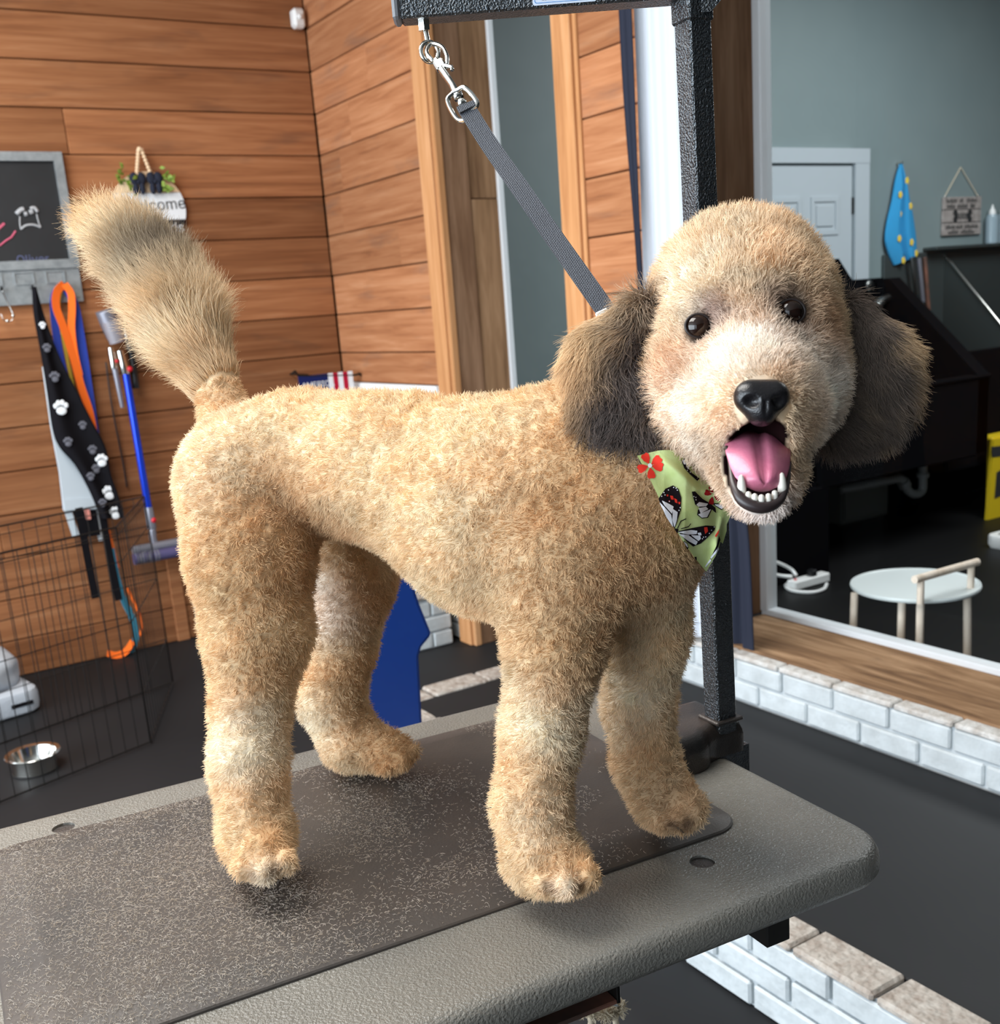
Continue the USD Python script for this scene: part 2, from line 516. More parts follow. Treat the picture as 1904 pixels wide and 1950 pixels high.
obj(t3, "jamb_board", bx((XB, Y_D1 - 0.012, 0), (XB + 0.138, Y_D1 + 0.02, 3.4), 0.003), "dark_jamb", smooth=False)
obj(t3, "jamb_board", bx((XB + 0.14, Y_D1 - 0.004, 0), (XB + 0.285, Y_D1 + 0.02, 1.86), 0.003), "light_jamb", smooth=False)
obj(t3, "jamb_board", bx((XB + 0.14, Y_D1 - 0.004, 1.863), (XB + 0.285, Y_D1 + 0.02, 3.4), 0.003), "light_jamb", smooth=False)
w1 = thing("window_1", kind="structure")
obj(w1, "frame", bx((XB + 0.27, Y_D1 - 0.02, 0), (XB + 0.295, Y_D1 + 0.0, 3.4), 0.002), "white_trim")
obj(w1, "frame", bx((XB + 0.27, Y_D0 + 0.012, 0), (XB + 0.295, Y_D0 + 0.03, 3.4), 0.002), "white_trim")
obj(w1, "pane", sheet_x(XB + 0.282, Y_D0 + 0.03, Y_D1 - 0.02, 0.02, 3.37), "glass_pane", smooth=False)

# the inner window: jamb, sill, white frame, pane
XF = 2.640
t4 = thing("trim_4", kind="structure")
obj(t4, "jamb_board", bx((XB, Y_W1, 0.35), (XB + 0.10, Y_W1 + 0.025, 3.4), 0.003), "dark_jamb", smooth=False)
obj(t4, "jamb_board", bx((XB + 0.102, Y_W1 + 0.004, 0.35), (XF + 0.02, Y_W1 + 0.025, 3.4), 0.003), "dark_jamb", smooth=False)
w2 = thing("window_2", kind="structure")
obj(w2, "sill", bx((XB + 0.025, Y_W0, 0.27), (XF + 0.01, Y_W1, 0.350), 0.010), "sill_wood")
obj(w2, "frame_bottom", bx((XF, Y_W0, 0.345), (XF + 0.05, Y_W1, 0.368), 0.003), "white_trim", smooth=False)
obj(w2, "frame_side", bx((XF, Y_W1 - 0.028, 0.36), (XF + 0.05, Y_W1 + 0.006, 3.4), 0.003), "white_trim", smooth=False)
obj(w2, "pane", sheet_x(XF + 0.026, Y_W0, Y_W1 - 0.02, 0.36, 3.37), "glass_pane", smooth=False)

# painted brick base under the sill
wb = thing("wall_base", kind="structure")
obj(wb, "mortar_bed", bx((XB - 0.012, Y_W0, 0), (XB + 0.1, 3.0, UP + 0.14)), "mortar")
bricks(wb, (XB - 0.022, 0.0, UP), (0, 1, 0), (-1, 0, 0), 3.0, 2, bh=0.068, blen=0.19, depth=0.035, shift=0.02)
yy = 0.02
while yy < 2.98:
    ln = random.uniform(0.18, 0.21)
    obj(wb, "cap_brick", bx((XB - 0.024 + random.uniform(-0.002, 0.002), yy + 0.003, UP + 0.134), (XB + 0.026, min(yy + ln, 2.99) - 0.003, UP + 0.150), 0.004), "white_cap", smooth=False)
    yy += ln

# the raised floor with its brick edge
XL0, XL1 = 1.412, 1.505  # front face and back edge of the brick edge
YC0, YC1 = 3.05, 3.15
fl = thing("floor_raised", kind="structure")
obj(fl, "rubber_mat", bx((XL1 - 0.004, -2.8, 0.02), (XB - 0.02, YC0 + 0.004, UP), 0.003), "rubber_floor")
lw = thing("wall_ledge", kind="structure")
obj(lw, "mortar_bed", bx((XL0 + 0.012, 0.0, 0), (XL1 - 0.002, YC1, UP - 0.010)), "mortar")
obj(lw, "mortar_bed", bx((XL1 - 0.01, YC0 + 0.01, 0), (XB, YC1 - 0.012, UP - 0.010)), "mortar")
bricks(lw, (XL0, 0.0, 0), (0, 1, 0), (-1, 0, 0), YC1, 3, bh=0.0625, blen=0.205, depth=0.035)
yy = 0.0
for k in range(20):
    ln = random.uniform(0.17, 0.215)
    if yy + ln > YC1:
        break
    obj(lw, "cap_brick", bx((XL0 - 0.004, yy + 0.004, UP - 0.014), (XL1 + random.uniform(-0.004, 0.006), yy + ln - 0.004, UP + random.uniform(0.002, 0.006)), 0.006), "brick_cap", smooth=False)
    yy += ln
xx = XL0
while xx < XB - 0.05:
    ln = random.uniform(0.16, 0.21)
    obj(lw, "cap_brick", bx((xx + 0.004, YC0 + random.uniform(-0.008, 0.004), UP - 0.014), (min(xx + ln, XB) - 0.004, YC1, UP + random.uniform(0.004, 0.010)), 0.006), "brick_cap", smooth=False)
    xx += ln

# a low painted brick pier beside the doorway
pr = thing("wall_pier", kind="structure")
obj(pr, "mortar_bed", bx((1.55, 4.082, 0), (2.228, 4.40, 0.235)), "mortar")
bricks(pr, (1.54, 4.07, 0), (1, 0, 0), (0, -1, 0), 0.70, 3, bh=0.072, blen=0.2)
obj(pr, "cap", bx((1.53, 4.06, 0.228), (2.25, 4.42, 0.25), 0.008), "brick_cap", smooth=False)

# floors, ceilings, the walls that the photograph leaves out
obj(None, "floor", bx((-3.7, -2.9, -0.1), (2.6, YA + 0.1, 0.0)), "rubber_floor", kind="structure")
obj(None, "floor_washroom", bx((2.55, -2.9, -0.1), (11.0, 4.5, 0.0)), "black_floor", kind="structure")
obj(None, "ceiling", bx((-3.7, -2.9, 3.38), (9.0, 5.2, 3.48)), "ceiling_paint", kind="structure")
obj(None, "ground", bx((-14.0, -6.0, -0.2), (-3.7, 10.0, -0.02)), "mortar", kind="structure")
obj(None, "wall_back", bx((-3.7, -2.95, 0), (9.0, -2.85, 3.4)), "back_wall_paint", kind="structure")
obj(None, "wall_side", bx((9.0, -2.9, 0), (9.1, 4.55, 3.4)), "back_wall_paint", kind="structure")
wf = thing("wall_far", kind="structure")
YF = 4.45
obj(wf, "plaster", bx((2.62, YF, 0), (9.0, YF + 0.1, 3.4)), "far_wall_paint")
obj(wf, "wall_seam", bx((5.322, YF - 0.0012, 2.15), (5.327, YF + 0.001, 3.4), 0.0005), "far_wall_paint")


# ================================================================ the grooming table (its own axes: u along it, v away from the camera)
TY = -0.0919
TX, TN = V(math.cos(TY), math.sin(TY), 0), V(-math.sin(TY), math.cos(TY), 0)
TM = np.eye(4)
TM[:3, 0], TM[:3, 1] = TX, TN
ZT = 0.8875  # the table's top


def uvz(u, v, z):
    return TX * u + TN * v + V(0, 0, z)


material(
    "table_coat",
    {
        "g": ("texture_coordinate", {}),
        "n": ("noise_texture", {"scale": 370.0, "detail": 2.0, "roughness": 0.5}),
        "n2": ("noise_texture", {"scale": 5.0, "detail": 4.0}),
        "r": ("rgb_ramp", {"ramp": [(0.3, lin(104, 102, 97)), (0.7, lin(123, 119, 111))]}),
        "b": ("bump", {"strength": 0.9, "distance": 0.0018}),
        "p": ("principled_bsdf", {"roughness": 0.36}),
    },
    [("g.object", "n.vector"), ("g.object", "n2.vector"), ("n2.fac", "r.fac"), ("r.color", "p.base_color"), ("n.fac", "b.height"), ("b.normal", "p.normal")],
)
material(
    "mat_rubber",
    {
        "g": ("texture_coordinate", {}),
        "n": ("noise_texture", {"scale": 320.0, "detail": 2.0}),
        "n2": ("noise_texture", {"scale": 7.0, "detail": 5.0, "roughness": 0.6, "distortion": 0.5}),
        "r": ("rgb_ramp", {"ramp": [(0.3, lin(52, 48, 46)), (0.7, lin(74, 66, 60))]}),
        "b": ("bump", {"strength": 0.3, "distance": 0.0008}),
        "p": ("principled_bsdf", {"roughness": 0.5}),
    },
    [("g.object", "n.vector"), ("g.object", "n2.vector"), ("n2.fac", "r.fac"), ("r.color", "p.base_color"), ("n.fac", "b.height"), ("b.normal", "p.normal")],
)
material(
    "hammered_black",
    {
        "g": ("texture_coordinate", {}),
        "n": ("noise_texture", {"scale": 430.0, "detail": 1.0, "distortion": 0.3}),
        "b": ("bump", {"strength": 1.0, "distance": 0.0024}),
        "p": ("principled_bsdf", {"base_color": lin(84, 88, 92), "roughness": 0.3, "metallic": 0.85}),
    },
    [("g.object", "n.vector"), ("n.fac", "b.height"), ("b.normal", "p.normal")],
)
material(
    "dusty_black",
    {
        "g": ("texture_coordinate", {}),
        "n": ("noise_texture", {"scale": 500.0, "detail": 2.0}),
        "n2": ("noise_texture", {"scale": 14.0, "detail": 5.0}),
        "r": ("rgb_ramp", {"ramp": [(0.35, lin(30, 29, 29)), (0.75, lin(72, 62, 56))]}),
        "b": ("bump", {"strength": 0.5, "distance": 0.0012}),
        "p": ("principled_bsdf", {"roughness": 0.36}),
    },
    [("g.object", "n.vector"), ("g.object", "n2.vector"), ("n2.fac", "r.fac"), ("r.color", "p.base_color"), ("n.fac", "b.height"), ("b.normal", "p.normal")],
)

tb = thing("grooming_table", "grey textured grooming table that the apricot dog stands on", "table", matrix=TM)
E0 = 0.015
prof = [(0.012, -0.036), (0.004, -0.033), (0.0005, -0.027), (0.0, -0.020), (0.001, -0.012), (0.004, -0.006), (0.009, -0.002), (0.016, 0.0), (0.03, 0.0)]
slab = rounded_slab(-0.46, 0.722, 0.793, 1.357, 0.062, [(i, ZT + z) for i, z in prof])
slab = m3.Manifold(m3.Mesh(np.array(slab.vertices, np.float32), np.array(slab.faces, np.uint32)))
HOLES = [(0.605, 0.812), (0.047, 1.300)]
for hu, hv in HOLES:
    slab -= m3.Manifold.cylinder(0.02, 0.0128, 0.0136, 36).translate([hu, hv, ZT - 0.0035])
obj(tb, "table_top", man(slab), "table_coat", smooth=40)
for hu, hv in HOLES:
    obj(tb, "hole_plug", lathe([(0, 0), (0.0124, 0), (0.0126, 0.0008), (0, 0.001)], 28, (hu, hv, ZT - 0.0034)), "dusty_black", smooth=30)
# the frame under the top: end rail tubes, a long tray of sheet steel, the column and the foot
for v0 in (0.79, 1.26):
    obj(tb, "end_rail", bx((0.668, v0, 0.776), (0.700, v0 + 0.26 if v0 < 1 else v0 + 0.03, 0.853), 0.002), "dark_metal", smooth=False)
obj(tb, "side_panel", bx((0.489, 0.80, 0.775), (0.493, 1.27, 0.852), 0.0006), "dark_metal", smooth=False)
obj(tb, "side_panel", bx((-0.16, 0.80, 0.775), (-0.156, 1.27, 0.852), 0.0006), "dark_metal", smooth=False)
plain("rusty_steel", (128, 84, 68), 0.6, metallic=0.1, vary=(16.0, (78, 60, 52)), bump=(90.0, 0.3, 0.001))
obj(tb, "lower_tray", bx((-0.155, 0.80, 0.775), (0.489, 1.27, 0.780), 0.001), "rusty_steel", smooth=False)
obj(tb, "tray_lip", bx((-0.155, 0.797, 0.775), (0.372, 0.80, 0.804), 0.0008), "dark_metal", smooth=False)
obj(tb, "cross_beam", bx((-0.15, 0.96, 0.781), (0.485, 1.10, 0.852), 0.003), "dark_metal", smooth=False)
obj(tb, "column", bx((0.02, 0.95, 0.10), (0.18, 1.12, 0.774), 0.01), "dark_metal", smooth=False)
obj(tb, "foot", bx((-0.30, 0.80, 0.0), (0.50, 1.27, 0.05), 0.01), "dark_metal", smooth=False)

mt = thing("rubber_mat", "dark brown rubber mat littered with clipped hair on the grooming table", "mat", matrix=TM)
mprof = [(0.0, 0.0), (0.0004, 0.0016), (0.002, 0.0030), (0.012, 0.0052), (0.024, 0.0076), (0.036, 0.0094), (0.040, 0.0098), (0.05, 0.0098)]
obj(mt, "mat_pad", rounded_slab(-0.040, 0.846, 0.690, 1.283, 0.036, [(i, ZT + 0.0003 + z) for i, z in mprof], 14), "mat_rubber", smooth=25)
ZM = ZT + 0.0101

# hair clippings scattered over the mat and the table edge
NCL = 60000
uu, vv = RNG.uniform(-0.035, 0.66, NCL), RNG.uniform(0.85, 1.275, NCL)
dens = fbm(np.column_stack([uu * 14, vv * 14, np.zeros(NCL)]), 3, 5) + 0.55 * np.exp(-((uu - 0.12) / 0.22) ** 2) - 0.10
keep = RNG.uniform(0.35, 0.95, NCL) < dens
uu, vv = uu[keep], vv[keep]
n = len(uu)
inset = np.minimum.reduce([uu + 0.040, 0.690 - uu, vv - 0.846, 1.283 - vv])
zz = ZT + 0.0009 + np.interp(inset, [a for a, b in mprof], [b for a, b in mprof])
ang, ln, bend = RNG.uniform(0, 2 * np.pi, n), RNG.gamma(4.0, 0.00078, n), RNG.normal(0, 0.7, n)
cl = []
for s in (0, 0.34, 0.67, 1.0):
    a = ang + bend * s
    cl.append(np.column_stack([uu + ln * s * np.cos(a), vv + ln * s * np.sin(a), zz + 0.0011 * math.sin(math.pi * s) * RNG.uniform(0.2, 1.3, n)]))
cl = np.stack(cl, 1)
cl = cl[..., :1] * TX + cl[..., 1:2] * TN + cl[..., 2:] * V(0, 0, 1)
tone = np.where(RNG.uniform(size=(n, 1)) < 0.6, [lin(226, 216, 204)], [lin(196, 180, 160)]) * RNG.uniform(0.45, 1.05, (n, 1))
material("clipped_hair", {"a": ("attribute", {"attribute": "coat"}), "p": ("diffuse_bsdf", {})}, [("a.color", "p.color")])
curves(None, "hair_clippings", cl, V(0.00013, 0.00021, 0.00019, 0.00008), "clipped_hair", "short pale hair clippings strewn over the brown rubber mat", "hair", "stuff", tone)

# the grooming arm: clamp on the table's end, square post, arm across
arm = thing("leash_stand", "black hammered steel post with an overhead arm, clamped to the table end", "leash stand")
PB = V(0.8804, 0.9383, 0.9285)
PT = V(0.8709, 0.9442, 1.7257)
LAT = V(0.8518, -0.5239, 0)
pd = unit(PT - PB)
pa = unit(TX - pd * (TX @ pd))
pb = np.cross(pd, pa)
obj(arm, "post", obox((PB + PT) / 2 - pd * 0.02, pa, pb, pd, (0.0285, 0.0285, np.linalg.norm(PT - PB) + 0.10), 0.002), "hammered_black", smooth=False)
obj(arm, "post_foot", bx((0, 0, 0), (1, 1, 1)).apply_transform(np.array([[0.028 * TX[0], 0.028 * TN[0], 0, PB[0] + 0.004 * TX[0] - 0.014 * TN[0]], [0.028 * TX[1], 0.028 * TN[1], 0, PB[1] + 0.004 * TX[1] - 0.014 * TN[1]], [0, 0, 0.14, 0.755], [0, 0, 0, 1]])), "hammered_black", smooth=False)
# clamp body: a cast block whose front steps back beside the post in a cove
cp = [(0.672, 1.095), (0.672, 0.997), (0.684, 0.980), (0.735, 0.980), (0.750, 0.986), (0.757, 0.994), (0.770, 0.999), (0.790, 1.000), (0.813, 0.999), (0.816, 1.005), (0.816, 1.095)]
pl = Polygon(cp).buffer(-0.004).buffer(0.004)
rings = []
for ins, z in ((0.0, 0.889), (0.0, 0.912), (0.001, 0.917), (0.004, 0.924), (0.007, 0.928), (0.011, 0.931), (0.016, 0.932)):
    q = pl.buffer(-ins) if ins else pl
    xy = np.array([q.exterior.interpolate(t, normalized=True).coords[0] for t in np.linspace(0, 1, 97)[:-1]])
    k = np.argmin(np.hypot(xy[:, 0] - 0.672, xy[:, 1] - 1.095))
    xy = np.roll(xy, -k, 0)
    if Polygon(xy).exterior.is_ccw is False:
        xy = xy[::-1]
    rings.append(np.column_stack([xy, np.full(len(xy), z)]) @ np.array([TX, TN, V(0, 0, 1)]))
obj(arm, "clamp", loft(rings), "dusty_black", smooth=50)
cd = [obox(uvz(0.791, 1.0156, 0.9335), TX, TN, V(0, 0, 1), (0.040, 0.040, 0.005), 0.0015)]
obj(arm, "collar", cat(*cd), "dusty_black", smooth=False)
obj(arm, "clamp_lip", obox(uvz(0.8065, 1.045, 0.892), TX, TN, V(0, 0, 1), (0.026, 0.085, 0.006), 0.0015), "dusty_black", smooth=False)
obj(arm, "clamp_screw", tube([uvz(0.8085, 1.07, 0.89), uvz(0.8085, 1.07, 0.80)], 0.008, 14), "dark_metal")
# arm with its end cap, corner bracket and sticker
AW = np.cross(V(0, 0, 1), LAT)  # away from the camera
ZA = 1.761
A1 = V(0.8709, 0.9442, 0)
a_l = A1 - LAT * 0.306
a_r = A1 + LAT * 0.012
mid = (a_l + a_r) / 2 + V(0, 0, ZA)
obj(arm, "arm_bar", obox(mid, LAT, AW, V(0, 0, 1), (np.linalg.norm(a_r - a_l), 0.034, 0.042), 0.002), "hammered_black", smooth=False)
plain("cap_grey", (96, 98, 102), 0.4)
obj(arm, "end_cap", obox(a_l - LAT * 0.004 + V(0, 0, ZA), LAT, AW, V(0, 0, 1), (0.009, 0.035, 0.043), 0.003), "cap_grey", smooth=False)
br = Polygon([(-0.004, -0.026), (0.016, -0.026), (0.031, -0.012), (0.033, 0.0), (0.033, 0.05), (-0.004, 0.05)])
obj(arm, "sleeve", obox(PT + pd * 0.030, pa, pb, pd, (0.0325, 0.0325, 0.075), 0.002), "hammered_black", smooth=False)
obj(arm, "corner_bracket", extrude(br, 0.030, (A1 + AW * 0.015 + V(0, 0, ZA - 0.010), LAT, V(0, 0, 1))), "hammered_black", smooth=False)
st0 = A1 - LAT * 0.1685 - AW * 0.0172 + V(0, 0, ZA - 0.0185)
stp = Polygon(rounded_rect(0, 0, 0.0665, 0.034, 0.0025, 5))
plain("sticker_white", (206, 216, 232), 0.35)
plain("sticker_blue", (66, 132, 200), 0.35)
obj(arm, "sticker", extrude(stp, 0.0004, (st0, LAT, V(0, 0, 1))), "sticker_white", smooth=False)
obj(arm, "sticker_panel", extrude(sbox(0.041, 0.006, 0.0640, 0.031), 0.0003, (st0 - AW * 0.0004, LAT, V(0, 0, 1))), "sticker_blue", smooth=False)
obj(arm, "sticker_border", extrude(Polygon(rounded_rect(0.002, 0.002, 0.0645, 0.032, 0.002, 5)).difference(Polygon(rounded_rect(0.0025, 0.0025, 0.064, 0.0315, 0.002, 5))), 0.0002, (st0 - AW * 0.0004, LAT, V(0, 0, 1))), "sticker_blue", smooth=False)
obj(arm, "sticker_lettering", place(text_mesh("for professional groomers", 0.0016, 0.0002), (st0 + LAT * 0.0095 + V(0, 0, 0.0045) - AW * 0.0004, LAT, V(0, 0, 1))), "ink", smooth=False)


# ================================================================ the dog
# the body is one smooth surface: tapered bones joined with soft blends, read off a grid


def smin(a, b, k):
    h = np.maximum(k - np.abs(a - b), 0) / k
    return np.minimum(a, b) - h * h * k * 0.25


def round_cone(p, a, b, ra, rb):
    a, b = np.asarray(a, np.float32), np.asarray(b, np.float32)
    ba = b - a
    l2 = float(ba @ ba)
    if l2 < 1e-10:
        return np.linalg.norm(p - a, axis=-1) - ra
    rr = ra - rb
    a2 = max(l2 - rr * rr, 1e-9)
    il2 = 1.0 / l2
    pa = p - a
    y = pa @ ba
    z = y - l2
    q = pa * l2 - y[..., None] * ba
    x2 = np.einsum("...i,...i", q, q)
    y2, z2 = y * y * l2, z * z * l2
    k = np.sign(rr) * rr * rr * x2
    d = (np.sqrt(x2 * a2 * il2) + y * rr) * il2 - ra
    d = np.where(np.sign(y) * a2 * y2 < k, np.sqrt(x2 + y2) * il2 - ra, d)
    return np.where(np.sign(z) * a2 * z2 > k, np.sqrt(x2 + z2) * il2 - rb, d)


class Field:
    def __init__(self, lo, hi, h):
        self.lo, self.h = np.array(lo, float), h
        self.n = np.ceil((np.array(hi) - lo) / h).astype(int) + 1
        self.d = np.full(self.n, 0.2, np.float32)

    def window(self, lo, hi):
        i0 = np.clip(np.floor((np.array(lo) - self.lo) / self.h).astype(int), 0, self.n)
        i1 = np.clip(np.ceil((np.array(hi) - self.lo) / self.h).astype(int) + 1, 0, self.n)
        s = tuple(slice(a, b) for a, b in zip(i0, i1))
        ax = [self.lo[k] + self.h * np.arange(i0[k], i1[k]) for k in range(3)]
        return s, np.stack(np.meshgrid(*ax, indexing="ij"), -1).astype(np.float32)

    def bone(self, a, ra, b=None, rb=None, k=0.03, squash=None):
        """adds a tapered bone; squash = (axis, factor): thinner along that axis"""
        b, rb = (a, ra) if b is None else (b, rb)
        pts, m = np.array([a, b]), max(ra, rb) + k + 0.01
        s, p = self.window(pts.min(0) - m, pts.max(0) + m)
        if squash:
            ax, f = np.asarray(squash[0], float), squash[1]
            c = pts.mean(0)
            t = ((p - c) @ ax)[..., None] * ax * (1.0 / f - 1.0)
            p = (p + t).astype(np.float32)
        self.d[s] = smin(self.d[s], round_cone(p, a, b, ra, rb), k)

    def cut(self, dist_fn, lo, hi, k=0.006):
        s, p = self.window(lo, hi)
        self.d[s] = -smin(-self.d[s], dist_fn(p), k)

    def mesh(self):
        """naive surface nets"""
        d, n = self.d, self.n
        c = [d[i : n[0] - 1 + i, j : n[1] - 1 + j, k : n[2] - 1 + k] for i, j, k in np.ndindex(2, 2, 2)]
        neg = sum((x < 0).astype(np.int8) for x in c)
        act = np.argwhere((neg > 0) & (neg < 8))
        idx = -np.ones(np.array(n) - 1, np.int64)
        idx[tuple(act.T)] = np.arange(len(act))
        vals = np.stack([x[tuple(act.T)] for x in c], 1)
        off = np.array(list(np.ndindex(2, 2, 2)), float)
        acc, cnt = np.zeros((len(act), 3)), np.zeros(len(act))
        for a in range(8):
            for b in range(a + 1, 8):
                if np.abs(off[a] - off[b]).sum() != 1:
                    continue
                va, vb = vals[:, a], vals[:, b]
                x = (va < 0) != (vb < 0)
                t = va[x] / (va[x] - vb[x])
                acc[x] += off[a] + t[:, None] * (off[b] - off[a])
                cnt[x] += 1
        v = self.lo + self.h * (act + acc / cnt[:, None])
        faces = []
        for ax in range(3):
            e1, e2 = [(1, 2), (2, 0), (0, 1)][ax]
            sh = [slice(1, m - 1) for m in n]
            sh[ax] = slice(0, n[ax] - 1)
            a0 = d[tuple(sh)]
            sh2 = list(sh)
            sh2[ax] = slice(1, n[ax])
            a1 = d[tuple(sh2)]
            for flip, mask in ((False, (a0 < 0) & (a1 >= 0)), (True, (a0 >= 0) & (a1 < 0))):
                p = np.argwhere(mask)
                base = p + 1
                base[:, ax] = p[:, ax]
                q = []
                for da, db in ((0, 0), (-1, 0), (-1, -1), (0, -1)):
                    o = base.copy()
                    o[:, e1] += da
                    o[:, e2] += db
                    q.append(idx[tuple(o.T)])
                q = np.stack(q, 1)
                faces.append(q[:, ::-1] if flip else q)
        f = np.vstack(faces)
        f = f[(f >= 0).all(1)]
        m = trimesh.Trimesh(v, np.vstack([f[:, [0, 1, 2]], f[:, [0, 2, 3]]]), process=False)
        return m


def biggest(m):
    parts = m.split(only_watertight=False)
    return max(parts, key=lambda q: len(q.faces))


def soften(m, rounds=5):
    """a few gentle smoothing passes that keep the size"""
    v, e = np.array(m.vertices), m.edges_unique
    n = np.bincount(e.ravel(), minlength=len(v))[:, None]
    for k in range(2 * rounds):
        s = np.zeros_like(v)
        np.add.at(s, e[:, 0], v[e[:, 1]])
        np.add.at(s, e[:, 1], v[e[:, 0]])
        v = v + (0.5 if k % 2 == 0 else -0.52) * (s / np.maximum(n, 1) - v)
    far = np.linalg.norm(v - m.vertices, axis=1) > 0.004
    v[far] = m.vertices[far]
    return trimesh.Trimesh(v, m.faces, process=False)


# the head's own right, up and front: it is turned back over the near shoulder and tipped a little
HR, HU, HF = V(0.83972, -0.53809, -0.07296), V(0.19202, 0.16858, 0.96680), V(-0.50793, -0.82586, 0.24488)
VIEW = -HF

dog = Field((-0.30, 0.45, 0.86), (0.86, 1.45, 1.70), 0.0044)
B = dog.bone
# trunk
B((0.3842, 1.1415, 1.2958), 0.0576, (0.4251, 1.0864, 1.2969), 0.0591, 0.04)
B((0.416, 1.0924, 1.2983), 0.0575, (0.49, 0.9725, 1.2926), 0.0566, 0.05)
B((0.4475, 1.0778, 1.3145), 0.0442, (0.5105, 0.9638, 1.3057), 0.0440, 0.05)
B((0.4719, 0.9834, 1.2916), 0.0597, (0.5514, 0.8779, 1.2641), 0.0777, 0.05)
B((0.5341, 0.8819, 1.2418), 0.0858, (0.6001, 0.8185, 1.2464), 0.0866, 0.05)
B((0.5504, 0.8732, 1.2871), 0.0640, (0.6002, 0.8311, 1.2892), 0.0673, 0.05)
B((0.6037, 0.8139, 1.2589), 0.0818, (0.6174, 0.7964, 1.2487), 0.0667, 0.05)
B((0.6315, 0.7838, 1.2354), 0.0470, k=0.05)
# neck
B((0.6105, 0.8123, 1.2879), 0.0686, (0.6698, 0.7523, 1.3515), 0.0558, 0.05)
B((0.6312, 0.7698, 1.2693), 0.0529, (0.6606, 0.7128, 1.3219), 0.0367, 0.05)
# near hind leg
B((0.3648, 1.1006, 1.2811), 0.0600, (0.3592, 1.0662, 1.2146), 0.0603, 0.03)
B((0.3592, 1.0662, 1.2146), 0.0603, (0.3526, 1.0541, 1.1398), 0.0508, 0.02)
B((0.3526, 1.0541, 1.1398), 0.0508, (0.3297, 1.0436, 1.0568), 0.0368, 0.02)
B((0.3297, 1.0436, 1.0568), 0.0368, (0.3157, 1.0273, 1.0138), 0.0359, 0.015)
B((0.3157, 1.0273, 1.0138), 0.0359, (0.3048, 1.0016, 0.9453), 0.0340, 0.015)
B((0.3061, 1.0000, 0.9425), 0.0340, (0.2999, 0.9675, 0.9424), 0.0258, 0.015)
# far hind leg
B((0.502, 1.1661, 1.2352), 0.0549, (0.5178, 1.1771, 1.1418), 0.0478, 0.03)
B((0.5178, 1.1771, 1.1418), 0.0478, (0.498, 1.1886, 1.0579), 0.0396, 0.02)
B((0.498, 1.1886, 1.0579), 0.0396, (0.4805, 1.1999, 0.9983), 0.0401, 0.015)
B((0.4805, 1.1999, 0.9983), 0.0401, (0.491, 1.1762, 0.9402), 0.0336, 0.015)
B((0.491, 1.1762, 0.9402), 0.0336, (0.5222, 1.1299, 0.9306), 0.0242, 0.015)
# near front leg
B((0.5616, 0.7976, 1.2186), 0.0538, (0.5454, 0.7969, 1.1419), 0.0427, 0.04)
B((0.5454, 0.7969, 1.1419), 0.0427, (0.5292, 0.8054, 1.0554), 0.0356, 0.02)
B((0.5292, 0.8054, 1.0554), 0.0356, (0.5101, 0.803, 0.9869), 0.0338, 0.015)
B((0.5101, 0.803, 0.9869), 0.0338, (0.5056, 0.786, 0.9406), 0.0327, 0.015)
B((0.5056, 0.786, 0.9406), 0.0327, (0.5158, 0.7543, 0.9368), 0.0223, 0.015)
# far front leg
B((0.6552, 0.8071, 1.1997), 0.0535, (0.6714, 0.8214, 1.1183), 0.0402, 0.04)
B((0.6714, 0.8214, 1.1183), 0.0402, (0.6697, 0.8345, 1.0363), 0.0337, 0.02)
B((0.6697, 0.8345, 1.0363), 0.0337, (0.6705, 0.8276, 0.9738), 0.0312, 0.015)
B((0.6705, 0.8276, 0.9738), 0.0312, (0.6751, 0.8083, 0.9388), 0.0305, 0.015)
B((0.6751, 0.8083, 0.9388), 0.0305, (0.6796, 0.7804, 0.9358), 0.0220, 0.012)
# toes
for t, r in (
    ((0.2758, 0.9604, 0.938), 0.0112), ((0.2884, 0.9384, 0.939), 0.0121), ((0.3093, 0.9361, 0.9419), 0.0111),
    ((0.4851, 0.7536, 0.9361), 0.0110), ((0.4957, 0.7331, 0.938), 0.0118), ((0.517, 0.7281, 0.9408), 0.0109),
    ((0.657, 0.7857, 0.9272), 0.0117), ((0.6656, 0.7715, 0.9298), 0.0122), ((0.6809, 0.7671, 0.9345), 0.0106),
    ((0.5125, 1.1269, 0.9207), 0.0127), ((0.5252, 1.1089, 0.927), 0.0126), ((0.5395, 1.1078, 0.9326), 0.0095),
):
    B(t, r, k=0.005)
# head: crown, cheeks, brow, muzzle, jaw
B((0.716, 0.7238, 1.4331), 0.0742, (0.7091, 0.7109, 1.4161), 0.0753, 0.03)
B((0.6683, 0.7266, 1.3844), 0.0376, (0.648, 0.6976, 1.3667), 0.0356, 0.03)
B((0.7382, 0.6832, 1.3828), 0.0330, (0.7061, 0.6607, 1.3629), 0.0320, 0.03)
B((0.6632, 0.6921, 1.4410), 0.0271, (0.6972, 0.6718, 1.4432), 0.0271, 0.03)
B((0.6706, 0.6707, 1.3844), 0.0490, (0.6246, 0.6151, 1.3668), 0.0341, 0.045)
B((0.6246, 0.6151, 1.3668), 0.0341, (0.6019, 0.5899, 1.3570), 0.0227, 0.02)
B((0.644, 0.7086, 1.3548), 0.0341, (0.6249, 0.6571, 1.3459), 0.0298, 0.035)
B((0.7203, 0.661, 1.3526), 0.0296, (0.6693, 0.6294, 1.3445), 0.0264, 0.035)
B((0.6164, 0.6318, 1.3447), 0.0215, (0.6096, 0.6091, 1.3442), 0.0169, 0.03)
B((0.6514, 0.6098, 1.3433), 0.0198, (0.6253, 0.5993, 1.3436), 0.0161, 0.03)
